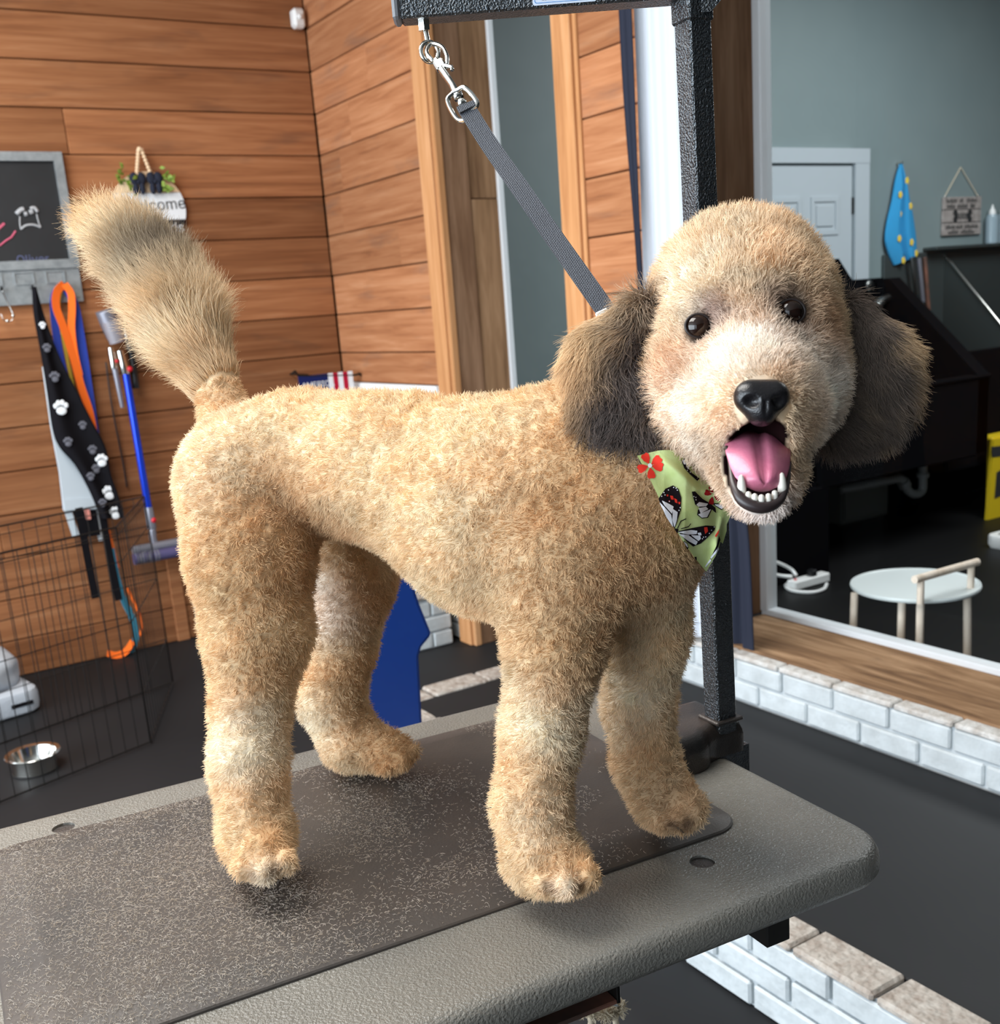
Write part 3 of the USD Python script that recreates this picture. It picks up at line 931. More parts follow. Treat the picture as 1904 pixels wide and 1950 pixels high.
B((0.6715, 0.6761, 1.3227), 0.0393, (0.628, 0.6176, 1.3005), 0.0291, 0.02)
B((0.628, 0.6176, 1.3005), 0.0291, (0.6075, 0.595, 1.2921), 0.0189, 0.015)
# tail core
B((0.3914, 1.1819, 1.3448), 0.0277, (0.3938, 1.2093, 1.3811), 0.0210, 0.02)
B((0.3938, 1.2093, 1.3811), 0.0210, (0.3847, 1.2625, 1.4601), 0.0261, 0.012)
B((0.3847, 1.2625, 1.4601), 0.0261, (0.3606, 1.3280, 1.5286), 0.0206, 0.012)
B((0.3606, 1.3280, 1.5286), 0.0206, (0.3383, 1.3689, 1.5590), 0.0098, 0.012)
# the open mouth
MC = V(*(0.5973, 0.5894, 1.3175))


def cavity(p):
    q = p - MC.astype(np.float32)
    x, y, z = q @ HR, q @ HU, q @ HF
    y2 = y + 0.010
    w = 0.0245 - 0.16 * np.abs(y)
    return (np.sqrt((x / w) ** 2 + (y / 0.0345) ** 2 + (z / 0.042) ** 2) - 1.0) * 0.022


def cavity_in(p):
    return cavity(np.asarray(p, np.float32))


dog.cut(cavity, MC - 0.08, MC + 0.08, 0.004)
EYES = [(V(*(0.6202, 0.6762, 1.4169)), 0.0102), (V(*(0.6791, 0.6326, 1.4227)), 0.0106)]
for e, r in EYES:
    dog.cut(lambda p, e=e, r=r: np.linalg.norm(p - (e + HF * 0.005).astype(np.float32), axis=-1) - r * 1.15, e - 0.05, e + 0.05, 0.008)
body = biggest(dog.mesh())
body = soften(body)
nv = np.array(body.vertex_normals)
pv = np.array(body.vertices)
in_mouth = cavity_in(pv) < 0.0022
curl = (fbm(pv * 90, 2, 3) - 0.5) * 0.0036 + (fbm(pv * 190, 2, 8) - 0.5) * 0.0026
calm = np.clip(1 - np.exp(-((np.linalg.norm(pv - V(*(0.6456, 0.6372, 1.3827)), axis=1) / 0.07) ** 2)) * 0.6, 0, 1)
pv = pv + nv * np.where(in_mouth, 0, curl * calm)[:, None]
pv[:, 2] = np.maximum(pv[:, 2], ZT + 0.0105)
body = trimesh.Trimesh(pv, body.faces, process=False)

# ---- coat colours: a warm apricot with paler and browner areas
COAT = lin(216, 178, 124)
PATCH = [
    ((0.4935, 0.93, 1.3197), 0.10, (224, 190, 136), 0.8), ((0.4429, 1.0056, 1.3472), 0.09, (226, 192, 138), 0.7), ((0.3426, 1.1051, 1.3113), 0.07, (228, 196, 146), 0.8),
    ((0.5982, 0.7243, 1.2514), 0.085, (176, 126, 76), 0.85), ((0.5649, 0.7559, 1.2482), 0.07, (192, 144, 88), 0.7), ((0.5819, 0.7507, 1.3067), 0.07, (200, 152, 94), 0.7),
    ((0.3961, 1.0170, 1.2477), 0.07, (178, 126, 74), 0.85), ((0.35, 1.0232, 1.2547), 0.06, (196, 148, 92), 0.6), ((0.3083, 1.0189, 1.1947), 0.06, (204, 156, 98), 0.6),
    ((0.3226, 0.986, 1.1134), 0.05, (198, 150, 94), 0.7), ((0.3032, 0.9887, 1.0414), 0.045, (236, 214, 170), 0.9), ((0.2933, 0.9801, 0.9917), 0.04, (222, 184, 130), 0.7),
    ((0.2928, 0.9468, 0.9601), 0.035, (208, 158, 98), 0.8), ((0.2868, 0.9318, 0.938), 0.02, (236, 214, 172), 0.8),
    ((0.5156, 0.7539, 1.1391), 0.05, (192, 144, 88), 0.8), ((0.5085, 0.7659, 1.0833), 0.045, (230, 200, 150), 0.8), ((0.473, 0.7708, 1.0261), 0.04, (214, 168, 110), 0.7),
    ((0.4874, 0.7534, 0.9971), 0.035, (232, 204, 156), 0.7), ((0.4948, 0.7268, 0.964), 0.035, (200, 150, 92), 0.85), ((0.486, 0.725, 0.9395), 0.018, (236, 212, 170), 0.8),
    ((0.6492, 0.7856, 1.1150), 0.05, (220, 186, 132), 0.7), ((0.6414, 0.8206, 1.0533), 0.04, (236, 210, 162), 0.8), ((0.6509, 0.7865, 0.9989), 0.035, (198, 148, 92), 0.8),
    ((0.6577, 0.7575, 0.956), 0.035, (182, 132, 82), 0.85), ((0.4732, 1.1622, 1.1214), 0.045, (222, 200, 168), 0.8), ((0.5169, 1.1378, 1.1297), 0.04, (186, 136, 82), 0.8),
    ((0.4743, 1.1589, 1.0309), 0.05, (212, 172, 118), 0.7), ((0.4407, 1.1752, 0.9752), 0.035, (230, 206, 160), 0.8), ((0.5152, 1.1071, 0.9413), 0.03, (202, 152, 94), 0.8),
    ((0.3898, 1.1930, 1.3790), 0.04, (206, 160, 106), 0.8), ((0.3702, 1.2535, 1.4608), 0.08, (226, 190, 136), 1.3), ((0.3434, 1.3212, 1.5518), 0.09, (228, 192, 136), 1.3),
    ((0.2781, 0.9375, 0.9392), 0.007, (104, 76, 52), 2.5), ((0.2949, 0.9274, 0.9397), 0.007, (104, 76, 52), 2.5), ((0.4853, 0.7365, 0.9362), 0.007, (104, 76, 52), 2.5), ((0.5031, 0.7257, 0.9365), 0.007, (104, 76, 52), 2.5), ((0.6506, 0.7662, 0.9299), 0.007, (92, 66, 46), 2.5), ((0.6642, 0.7581, 0.9308), 0.007, (92, 66, 46), 2.5),
    ((0.6833, 0.6782, 1.4770), 0.06, (224, 188, 138), 0.8), ((0.6303, 0.7034, 1.4518), 0.05, (232, 204, 160), 0.7), ((0.5941, 0.6736, 1.3580), 0.045, (236, 214, 178), 1.2),
    ((0.6951, 0.6114, 1.3575), 0.045, (238, 218, 184), 1.3), ((0.6315, 0.6232, 1.3882), 0.04, (238, 218, 186), 1.3), ((0.5973, 0.6935, 1.3909), 0.025, (196, 142, 92), 1.6),
    ((0.7131, 0.6283, 1.4111), 0.026, (190, 138, 90), 1.6), ((0.6188, 0.6721, 1.4206), 0.0165, (74, 52, 44), 2.6), ((0.6765, 0.6313, 1.4269), 0.0175, (60, 42, 36), 3.0), ((0.6248, 0.6637, 1.4289), 0.017, (140, 106, 94), 1.2), ((0.669, 0.6374, 1.4321), 0.016, (128, 96, 76), 0.85),
    ((0.6072, 0.6685, 1.4087), 0.014, (160, 118, 84), 0.7), ((0.6797, 0.6245, 1.4106), 0.014, (150, 108, 78), 0.7),
    ((0.6196, 0.5802, 1.3409), 0.016, (186, 148, 106), 0.7), ((0.5869, 0.6017, 1.3457), 0.02, (214, 182, 142), 0.8), ((0.6034, 0.59, 1.3404), 0.012, (120, 98, 84), 0.8),
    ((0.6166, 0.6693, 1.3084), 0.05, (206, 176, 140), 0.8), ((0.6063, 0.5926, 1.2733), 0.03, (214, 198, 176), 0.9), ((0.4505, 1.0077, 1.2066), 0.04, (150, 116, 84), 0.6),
]
PC = np.array([p[0] for p in PATCH])
PRD = np.array([p[1] for p in PATCH])
PCOL = np.array([lin(*p[2]) for p in PATCH])
PST = np.array([p[3] for p in PATCH])


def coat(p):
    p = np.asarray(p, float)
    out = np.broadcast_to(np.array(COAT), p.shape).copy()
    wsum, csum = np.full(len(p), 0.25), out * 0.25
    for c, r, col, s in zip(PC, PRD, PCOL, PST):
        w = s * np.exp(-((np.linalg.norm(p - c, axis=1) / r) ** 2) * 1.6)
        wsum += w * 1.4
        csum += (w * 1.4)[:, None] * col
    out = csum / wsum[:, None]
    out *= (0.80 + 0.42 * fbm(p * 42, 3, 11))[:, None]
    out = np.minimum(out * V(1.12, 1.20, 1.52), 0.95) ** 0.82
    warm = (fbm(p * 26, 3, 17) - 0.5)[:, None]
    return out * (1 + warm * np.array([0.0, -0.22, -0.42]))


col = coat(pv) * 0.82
col[in_mouth] = lin(26, 14, 15)
eye_d = np.min([np.linalg.norm(pv - e, axis=1) - r for e, r in EYES], 0)
k = np.clip(1 - eye_d / 0.009, 0, 1)[:, None]
col = col * (1 - 0.85 * k) + np.array(lin(40, 28, 24)) * 0.85 * k
material("dog_skin", {"a": ("attribute", {"attribute": "coat"}), "p": ("diffuse_bsdf", {})}, [("a.color", "p.color")])
material(
    "dog_fur",
    {"a": ("attribute", {"attribute": "coat"}), "p": ("diffuse_bsdf", {})},
    [("a.color", "p.color")],
)
DOG = thing("dog", "clipped apricot doodle dog with dark ears standing on the grooming table, mouth open", "dog")
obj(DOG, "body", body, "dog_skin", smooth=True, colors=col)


def grow(mesh, count, seed, length, along=None, lift=0.6, swirl=0.9, curl_f=85.0, bias=0.65, widths=(0.00055, 0.0006, 0.00045, 0.0001), keep=None, tone=coat, jitter=0.25, droop=0.0):
    """hairs on a mesh: (curve points, colours). bias: how far the side turned to the camera is favoured"""
    rng = np.random.default_rng(seed)
    v, f = np.array(mesh.vertices), np.array(mesh.faces)
    tri = v[f]
    nf = np.cross(tri[:, 1] - tri[:, 0], tri[:, 2] - tri[:, 0])
    area = np.linalg.norm(nf, axis=1) + 1e-15
    nf /= area[:, None]
    face = (nf @ -VIEW + 0.25 > 0).astype(float)
    pick = rng.choice(len(f), count, p=(lambda w: w / w.sum())(area * (1 - bias + bias * face)))
    r1, r2 = np.sqrt(rng.uniform(size=count)), rng.uniform(size=count)
    p = tri[pick, 0] * (1 - r1)[:, None] + tri[pick, 1] * (r1 * (1 - r2))[:, None] + tri[pick, 2] * (r1 * r2)[:, None]
    vn = np.array(mesh.vertex_normals)[f[pick]].mean(1)
    vn /= np.linalg.norm(vn, axis=1, keepdims=True) + 1e-12
    if keep is not None:
        ok = keep(p)
        p, vn = p[ok], vn[ok]
    n = len(p)
    flow = along(p) if along is not None else np.tile(V(-0.2, 0.2, -0.5), (n, 1))
    sw = np.stack([fbm(p * curl_f, 2, s) for s in (21, 22, 23)], 1) - 0.5
    sw2 = np.stack([fbm(p * curl_f * 0.35, 2, s) for s in (31, 32, 33)], 1) - 0.5
    d = vn * lift + flow + sw * swirl * 2.2 + sw2 * swirl * 1.2 + rng.normal(0, jitter, (n, 3))
    d -= vn * np.minimum((d * vn).sum(1) - 0.18, 0)[:, None]
    d /= np.linalg.norm(d, axis=1, keepdims=True)
    ln = length(p) * rng.uniform(0.65, 1.2, n)
    bend = rng.normal(0, 0.35, (n, 3)) + sw * 1.6 + V(0, 0, -droop)
    root = p - vn * 0.001
    a = root + (vn * 0.5 + d * 0.5) * ln[:, None] * 0.36
    b = a + d * ln[:, None] * 0.36
    d2 = d + bend * 0.8
    d2 /= np.linalg.norm(d2, axis=1, keepdims=True)
    c = b + d2 * ln[:, None] * 0.34
    for q in (root, a, b, c):
        q[:, 2] = np.maximum(q[:, 2], ZT + 0.0108)
    cc = tone(p) * rng.uniform(0.82, 1.16, (n, 1))
    return np.stack([root, a, b, c], 1), cc


TAIL_A, TAIL_B = V(*(0.3932, 1.1994, 1.3669)), V(*(0.3242, 1.3921, 1.5880))
MUZ = V(*(0.6132, 0.6015, 1.3585))
HEADC = V(*(0.7089, 0.7113, 1.4170))


def in_tail(p):
    q = p - TAIL_A
    return (q @ unit(TAIL_B - TAIL_A) > 0.012) & (np.linalg.norm(p - HEADC, axis=1) > 0.4)


def in_head(p):
    return (np.linalg.norm(p - HEADC, axis=1) < 0.125) | (np.linalg.norm(p - MUZ, axis=1) < 0.07)


def bald(p):
    e = np.min([np.linalg.norm(p - c, axis=1) - r for c, r in EYES], 0)
    nose = np.linalg.norm((p - V(*(0.5919, 0.5794, 1.3624))) * 1.0, axis=1)
    return (cavity_in(p) < 0.004) | (e < 0.0022) | (nose < 0.020) | (p[:, 2] < ZT + 0.0125)


def body_flow(p):
    t = np.tile(V(-0.22, 0.22, -0.35), (len(p), 1))
    return t


def body_len(p):
    z = p[:, 2]
    return np.where(z < 1.0, 0.0078, 0.0076)


pts, cc = grow(body, 225000, 1, body_len, body_flow, keep=lambda p: ~in_tail(p) & ~in_head(p) & ~bald(p), swirl=0.9, curl_f=150.0, bias=0.75)
curves(DOG, "body_fur", pts, V(0.0004, 0.00044, 0.00034, 0.0001), "dog_fur", kind="stuff", colors=cc)


def head_flow(p):
    q = p - MUZ
    q /= np.linalg.norm(q, axis=1, keepdims=True) + 1e-9
    return q * 0.55 + V(0, 0, -0.12)


def head_len(p):
    q = np.linalg.norm(p - MUZ, axis=1)
    up = (p - HEADC) @ HU
    chin = np.exp(-((np.linalg.norm(p - V(*(0.6079, 0.5939, 1.2811)), axis=1) / 0.02) ** 2))
    e = np.min([np.linalg.norm(p - c, axis=1) - r for c, r in EYES], 0)
    return (np.clip(0.0045 + q * 0.062, 0.005, 0.0105) + 0.0015 * (up > 0.02)) * np.clip(0.35 + e / 0.022, 0.35, 1) + 0.009 * chin


def head_flow2(p):
    chin = np.exp(-((np.linalg.norm(p - V(*(0.6079, 0.5939, 1.2811)), axis=1) / 0.025) ** 2))[:, None]
    return head_flow(p) * (1 - chin) + V(0, 0, -1.1) * chin


pts, cc = grow(body, 360000, 2, head_len, head_flow2, lift=0.55, swirl=0.7, keep=lambda p: in_head(p) & ~bald(p) & ~in_tail(p), bias=0.8)
curves(DOG, "head_fur", pts, V(0.00042, 0.00044, 0.00034, 0.0001), "dog_fur", kind="stuff", colors=cc)


def tail_tone(p):
    c = coat(p)
    q = np.linalg.norm((p - V(*(0.3771, 1.2724, 1.5183))) * V(1, 1, 1), axis=1)
    w = np.exp(-((q / 0.046) ** 2))[:, None]
    return c * (1 - 0.9 * w) + np.array(lin(104, 92, 82)) * 0.9 * w


TD = unit(TAIL_B - TAIL_A)


def tail_len(p):
    s = (p - TAIL_A) @ TD
    return np.interp(s, [0.0, 0.03, 0.07, 0.16, 0.26], [0.012, 0.028, 0.054, 0.054, 0.044])


tail_core = body.submesh([np.where(in_tail(pv)[body.faces].all(1))[0]], append=True, repair=False)
pts, cc = grow(tail_core, 26000, 3, tail_len, lambda p: np.tile(TD * 1.25 + V(0, 0, -0.05), (len(p), 1)), lift=0.62, swirl=0.35, curl_f=30, bias=0.3, tone=tail_tone, jitter=0.12)
curves(DOG, "tail_fur", pts, V(0.0005, 0.00048, 0.00036, 0.0001), "dog_fur", kind="stuff", label="long brushed tail hair with a dark grey patch", colors=cc)


# ---- ears: soft lobes hanging beside the head, long haired, dark inside and below
def ear(name, bones, n, seed, dark, label, out, deep=(100, 90, 86)):
    a = np.array([b[0] for b in bones])
    f = Field(a.min(0) - 0.07, a.max(0) + 0.07, 0.004)
    for (p, r), (q, s) in zip(bones[:-1], bones[1:]):
        f.bone(p, r, q, s, 0.012, squash=(HF, 0.55))
    m = soften(biggest(f.mesh()))

    def tone(p):
        c = coat(p) * np.array([0.84, 0.78, 0.72])
        w = np.clip(dark(p), 0, 1)[:, None]
        w = np.clip(w + (fbm(p * 60, 2, 4)[:, None] - 0.5) * 0.7, 0, 1)
        return c * (1 - w) + np.array(lin(*deep)) * w

    e = obj(DOG, name, m, "dog_skin", smooth=True, label=label, colors=tone(np.array(m.vertices)) * 0.7)
    pts, cc = grow(m, n, seed, lambda p: np.full(len(p), 0.026), lambda p: np.tile(V(0, 0, -0.75) + out, (len(p), 1)), lift=0.35, swirl=0.55, curl_f=45, bias=0.5, tone=tone, jitter=0.15, droop=0.3)
    curves(e, "ear_fur", pts, V(0.0005, 0.00045, 0.00034, 0.0001), "dog_fur", kind="stuff", colors=cc)


EA = V(*(0.5878, 0.748, 1.3915))
ear("ear", [((0.6335, 0.761, 1.4280), 0.0156), ((0.5978, 0.7658, 1.3906), 0.0283), ((0.5937, 0.7511, 1.3530), 0.0300), ((0.6116, 0.7243, 1.3408), 0.0234)], 22000, 5,
    lambda p: 0.66 + 0.9 * (((p - EA) @ HR) / 0.032 - ((p - EA) @ HU) / 0.060), "golden brown ear, dark grey on its inner side", -HR * 0.30)
EB = V(*(0.7976, 0.6323, 1.3955))
ear("ear", [((0.7912, 0.6722, 1.4147), 0.0139), ((0.7974, 0.6513, 1.3777), 0.0277), ((0.785, 0.6436, 1.3463), 0.0284), ((0.7546, 0.652, 1.3320), 0.0210)], 20000, 6,
    lambda p: 0.70 - ((p - EB) @ HR) / 0.024 - ((p - EB) @ HU) / 0.085, "dark grey brown ear with fair hair along its outer edge", HR * 0.42, (116, 104, 96))

# ---- eyes, nose, tongue, teeth
plain("eye_brown", (30, 16, 10), 0.04)
plain("nose_black", (26, 24, 26), 0.28, bump=(900.0, 0.4, 0.0006))
plain("tongue_pink", (206, 122, 144), 0.30, bump=(700.0, 0.25, 0.0005), vary=(60.0, (190, 104, 130)))
plain("lip_black", (48, 38, 38), 0.35)
plain("tooth", (238, 232, 220), 0.25)
plain("eyelid", (34, 24, 22), 0.5)
for e, r in EYES:
    s = trimesh.creation.icosphere(4, r)
    s.apply_translation(e)
    eye = obj(DOG, "eye", s, "eye_brown", smooth=True)
    ring = [e + HF * r * 0.42 + (HR * math.cos(t) * 1.02 + HU * math.sin(t) * 0.90) * r for t in np.linspace(0, 2 * np.pi, 28)[:-1]]
    obj(eye, "eyelid", tube(ring, 0.0013, 8, closed=True), "eyelid", smooth=True)
NC = V(*(0.592, 0.5796, 1.3631))
nf = Field(NC - 0.04, NC + 0.04, 0.0011)
nf.bone(NC - HR * 0.0078 + HU * 0.004, 0.0126, NC + HR * 0.0078 + HU * 0.004, 0.0126, 0.006)
nf.bone(NC - HU * 0.006, 0.0118, NC - HU * 0.006 + HF * 0.002, 0.0112, 0.006)
for sgn in (-1, 1):
    nn = (NC + sgn * HR * 0.0108 - HU * 0.0015 + HF * 0.0115).astype(np.float32)
    nf.cut(lambda p, nn=nn, sgn=sgn: np.sqrt((((p - nn) @ HR) / 1.4) ** 2 + ((p - nn) @ HU) ** 2 + (((p - nn) @ HF) / 1.1) ** 2) - 0.0040, nn - 0.02, nn + 0.02, 0.003)
gr = (NC - HU * 0.008 + HF * 0.0130).astype(np.float32)
nf.cut(lambda p: np.maximum(np.sqrt(((p - gr) @ HR) ** 2 + ((p - gr) @ HF) ** 2) - 0.0010, np.abs((p - gr) @ HU) - 0.007), gr - 0.015, gr + 0.015, 0.002)
obj(DOG, "nose", soften(biggest(nf.mesh()), 3), "nose_black", smooth=True)

rows = [((1441, 812), 56, 0.850), ((1441, 835), 60, 0.838), ((1443, 862), 62, 0.826), ((1446, 888), 58, 0.816), ((1449, 908), 50, 0.809), ((1451, 924), 37, 0.806), ((1452, 934), 18, 0.807)]
TONGUE = [((0.6253, 0.6177, 1.3320), 0.0225), ((0.6126, 0.6053, 1.3291), 0.0246), ((0.6019, 0.5933, 1.3237), 0.0246), ((0.5937, 0.5837, 1.3153), 0.0223), ((0.5877, 0.577, 1.3088), 0.0190), ((0.5851, 0.5735, 1.3037), 0.0139), ((0.5855, 0.5734, 1.3001), 0.0066)]
tc, tw = spline([t[0] for t in TONGUE], 22), np.interp(np.linspace(0, 6, 22), range(7), [t[1] for t in TONGUE])
rings = []
for c, w in zip(tc, tw):
    ring = []
    for t in np.linspace(0, 2 * np.pi, 33)[:-1]:
        x, y = math.cos(t), math.sin(t)
        groove = 0.0045 * math.exp(-((x / 0.16) ** 2)) if y > 0 else 0
        ring.append(c + HR * w * x + unit(HF + HU * 0.5) * (0.0065 * y * math.sqrt(max(1 - 0.75 * x * x, 0.02)) + 0.0035 * (abs(x) ** 2) * (-1) - groove + 0.003))
    rings.append(ring)
obj(DOG, "tongue", loft([np.array(r) for r in rings]), "tongue_pink", smooth=True)
LIP = [(0.5867, 0.6115, 1.3292), (0.5781, 0.5985, 1.3162), (0.5698, 0.5865, 1.3039), (0.5685, 0.5758, 1.2935), (0.5771, 0.5654, 1.2886), (0.5906, 0.5618, 1.2919), (0.6039, 0.5664, 1.3027), (0.6176, 0.5764, 1.3157)]
obj(DOG, "lower_lip", tube(spline(LIP, 40), 0.0012 + 0.0034 * np.sin(np.linspace(0, np.pi, 40)) ** 2, 10), "lip_black", smooth=True)
for p in ((0.5722, 0.5746, 1.2969), (0.5743, 0.5704, 1.2955), (0.5776, 0.5669, 1.2946), (0.5827, 0.565, 1.2948), (0.5885, 0.5643, 1.2963)):
    obj(DOG, "tooth", lathe([(0, -0.003), (0.0021, -0.003), (0.0025, 0.0006), (0.0019, 0.0028), (0.0007, 0.0036), (0, 0.0037)], 12, p), "tooth", smooth=True)
for p in ((0.5712, 0.5804, 1.3023), (0.5972, 0.5653, 1.3015)):
    obj(DOG, "canine_tooth", lathe([(0, -0.004), (0.0032, -0.004), (0.0034, 0.0), (0.0028, 0.005), (0.0016, 0.0092), (0, 0.0105)], 12, p), "tooth", smooth=True)
plain("claw", (92, 76, 62), 0.4)
for a, d in (((0.3068, 0.9302, 0.933), 1), ((0.5161, 0.7206, 0.9339), 1), ((0.6598, 0.7613, 0.9241), 1)):
    a = V(*a)
    dirn = unit(V(0.25, -0.30, -0.12))
    path = [a - dirn * 0.008 + V(0, 0, 0.004), a - dirn * 0.003, a + dirn * 0.001 - V(0, 0, 0.002)]
    path = [np.array([q[0], q[1], max(q[2], ZT + 0.0118)]) for q in path]
    obj(DOG, "claw", tube(path, V(0.0013, 0.0012, 0.0005), 8), "claw", smooth=True)


# ================================================================ leash with its snap hook
material(
    "webbing",
    {
        "g": ("texture_coordinate", {}),
        "v": ("voronoi_texture", {"scale": 620.0, "randomness": 0.25}),
        "r": ("rgb_ramp", {"ramp": [(0.15, lin(84, 88, 97)), (0.6, lin(48, 51, 58))]}),
        "b": ("bump", {"strength": 0.9, "distance": 0.001, "invert": True}),
        "p": ("principled_bsdf", {"roughness": 0.7}),
    },
    [("g.object", "v.vector"), ("v.distance", "r.fac"), ("r.color", "p.base_color"), ("v.distance", "b.height"), ("b.normal", "p.normal")],
)
SIDE = unit(HR * 0.86 + HU * 0.40)  # across the strap
ls = thing("leash", "dark grey webbing leash hooked to the grooming arm by a chrome snap hook", "leash")
nut = V(*(0.629, 1.0913, 1.7362))
obj(ls, "eye_bolt_nut", man(m3.Manifold.cylinder(0.010, 0.0066, 0.0066, 6).translate([nut[0], nut[1], nut[2] - 0.006])), "chrome", smooth=False)
obj(ls, "eye_bolt", cat(tube([nut, V(*(0.629, 1.0856, 1.7172))], 0.0030, 12), tube([V(*(0.6285, 1.0832, 1.7080)) + 0.0105 * (math.cos(t) * HR * 0.85 + math.sin(t) * HU) - HF * 0.003 * math.cos(t) for t in np.linspace(0, 2 * np.pi, 29)[:-1]], 0.0024, 10, closed=True)), "chrome", smooth=True)
H0, H1 = V(*(0.6279, 1.0798, 1.7078)), V(*(0.6275, 1.0320, 1.6559))
hd = unit(H1 - H0)
hs = unit(np.cross(hd, HF))
hn = np.cross(hs, hd)
HL = np.linalg.norm(H1 - H0)
sp = lambda a, b, c=0.0: H0 + hd * a * HL + hs * b + hn * c
obj(ls, "hook_body", cat(tube([sp(0.20, 0.0), sp(0.45, 0.0), sp(0.78, -0.001), sp(1.0, 0)], V(0.0036, 0.0042, 0.0036, 0.0046), 12), obox(sp(0.33, -0.0005), hd, hs, hn, (0.013, 0.011, 0.008), 0.0015)), "chrome", smooth=35)
obj(ls, "hook_gate", tube(spline([sp(0.20, 0.003), sp(0.02, 0.0048), sp(-0.10, 0.001), sp(-0.12, -0.006), sp(0.02, -0.0125), sp(0.24, -0.0115), sp(0.42, -0.0055)], 26), 0.0024, 10), "chrome", smooth=True)
obj(ls, "thumb_catch", tube([sp(0.40, -0.003, 0.003), sp(0.5, -0.0095, 0.003), sp(0.56, -0.0085, 0.003)], 0.0022, 8), "chrome", smooth=True)
sw = H1
obj(ls, "swivel_stud", cat(tube([sp(0.98, 0), sp(1.06, 0)], V(0.0058, 0.0050), 14), trimesh.creation.icosphere(2, 0.0050).apply_translation(sp(1.16, 0))), "chrome", smooth=True)
dr = [(0.6228, 1.0331, 1.6580), (0.6167, 1.0347, 1.6506), (0.6196, 1.0254, 1.6335), (0.6243, 1.0191, 1.6301), (0.6294, 1.0153, 1.6360), (0.6371, 1.0109, 1.6454), (0.6312, 1.0216, 1.6611), (0.6268, 1.0290, 1.6603)]
dr = spline([V(*q) for q in dr] + [V(*dr[0])], 60)[:-1]
obj(ls, "d_ring", tube(dr, 0.0026, 10, closed=True), "chrome", smooth=35)
strap = spline([(0.6286, 1.0208, 1.6450), (0.6285, 1.0136, 1.6367), (0.629, 0.9777, 1.5983), (0.6288, 0.9308, 1.5539), (0.6295, 0.8838, 1.5072), (0.6303, 0.8406, 1.4652), (0.6323, 0.8124, 1.4358), (0.635, 0.7911, 1.4104)], 60)
obj(ls, "strap", ribbon(strap, SIDE, 0.0178, 0.0026), "webbing", smooth=False)
obj(ls, "strap_fold", ribbon(strap[2:9] + hn * 0.0026, SIDE, 0.0180, 0.0026), "webbing", smooth=False)
obj(ls, "strap_keeper", obox(V(*(0.6269, 0.8082, 1.4309)), SIDE, unit(HU * 0.86 - HR * 0.40), HF, (0.012, 0.007, 0.004), 0.001), "tape_white", smooth=False)

# ================================================================ the bandana: a folded cotton square tied round the neck, lying on the chest
BO, BS = V(*(0.628, 0.7164, 1.2661)), 0.0004589
BX, BY, BZ = HR, HU, HF
DEPTH = ([-110, -87, -40, 0, 50, 100], [0.050, 0.048, 0.046, 0.041, 0.026, 0.012])
FOLDS = [((-64, 84), (22, 24), 9, 0.0050), ((22, 24), (90, 6), 8, 0.0042), ((60, -60), (74, -110), 7, 0.0030), ((80, -10), (60, -110), 6, 0.0035)]


def cloth(xy, lift=0.0):
    """from the cloth's own flat drawing (x right, y up, in half millimetres) to where it lies"""
    xy = np.asarray(xy, float)
    x, y = xy[:, 0], xy[:, 1]
    z = np.interp(x, *DEPTH) - 0.012 * np.clip((-20 - y) / 100, 0, 1)
    for (ax, ay), (bx_, by_), w, h in FOLDS:
        t = np.clip(((x - ax) * (bx_ - ax) + (y - ay) * (by_ - ay)) / ((bx_ - ax) ** 2 + (by_ - ay) ** 2), 0, 1)
        dd = np.hypot(x - ax - t * (bx_ - ax), y - ay - t * (by_ - ay))
        z = z + h * np.exp(-((dd / w) ** 2)) * np.sin(np.pi * np.clip(t, 0.08, 0.92))
    z = z + 0.0012 * np.sin(x * 0.09 + y * 0.05) + lift
    return BO + BX * (x * BS)[:, None] + BY * (y * BS)[:, None] + BZ * z[:, None]


def sheet(poly, step, lift=0.0):
    poly = poly if isinstance(poly, Polygon) else Polygon(poly)
    if not poly.is_valid:
        poly = poly.buffer(0)
    ms = []
    for g in getattr(poly, "geoms", [poly]):
        v, f = trimesh.creation.triangulate_polygon(g, engine="earcut")
        v, f = trimesh.remesh.subdivide_to_size(np.column_stack([v, np.zeros(len(v))]), f, step)
        ms.append(trimesh.Trimesh(cloth(v[:, :2], lift), f, process=False))
    return cat(*ms)


def zz(pts):
    """drawing points measured on the cloth's upper left, brought to its centre"""
    return [(x / 6.965 - 130.0, 120.0 - y / 6.965) for x, y in pts]


BOUT = [(-90, 80), (-52, 90), (-10, 92), (18, 72), (45, 54), (75, 28), (97, 9), (103, -2), (98, -16), (88, -40), (89, -52), (82, -76), (76, -72), (66, -100), (50, -129), (20, -99), (-5, -70), (-28, -36), (-50, 4), (-70, 45)]
plain("bandana_cotton", (204, 218, 158), 0.85, vary=(34.0, (184, 200, 128)), bump=(700.0, 0.2, 0.0004))
plain("print_black", (32, 26, 30), 0.85)
plain("print_white", (236, 238, 246), 0.85)
plain("print_red", (222, 60, 48), 0.85)
plain("print_dark_red", (150, 34, 34), 0.85)
bd = thing("bandana", "pale green cotton bandana printed with butterflies and red flowers, tied round the dog's neck", "bandana")
top = sheet(Polygon(spline(BOUT + BOUT[:1], 120)[:, :2] if False else BOUT), 6.0)
back = top.copy()
back.vertices = back.vertices - BZ * 0.0010
back.invert()
obj(bd, "cloth", cat(top, back), "bandana_cotton", smooth=True)
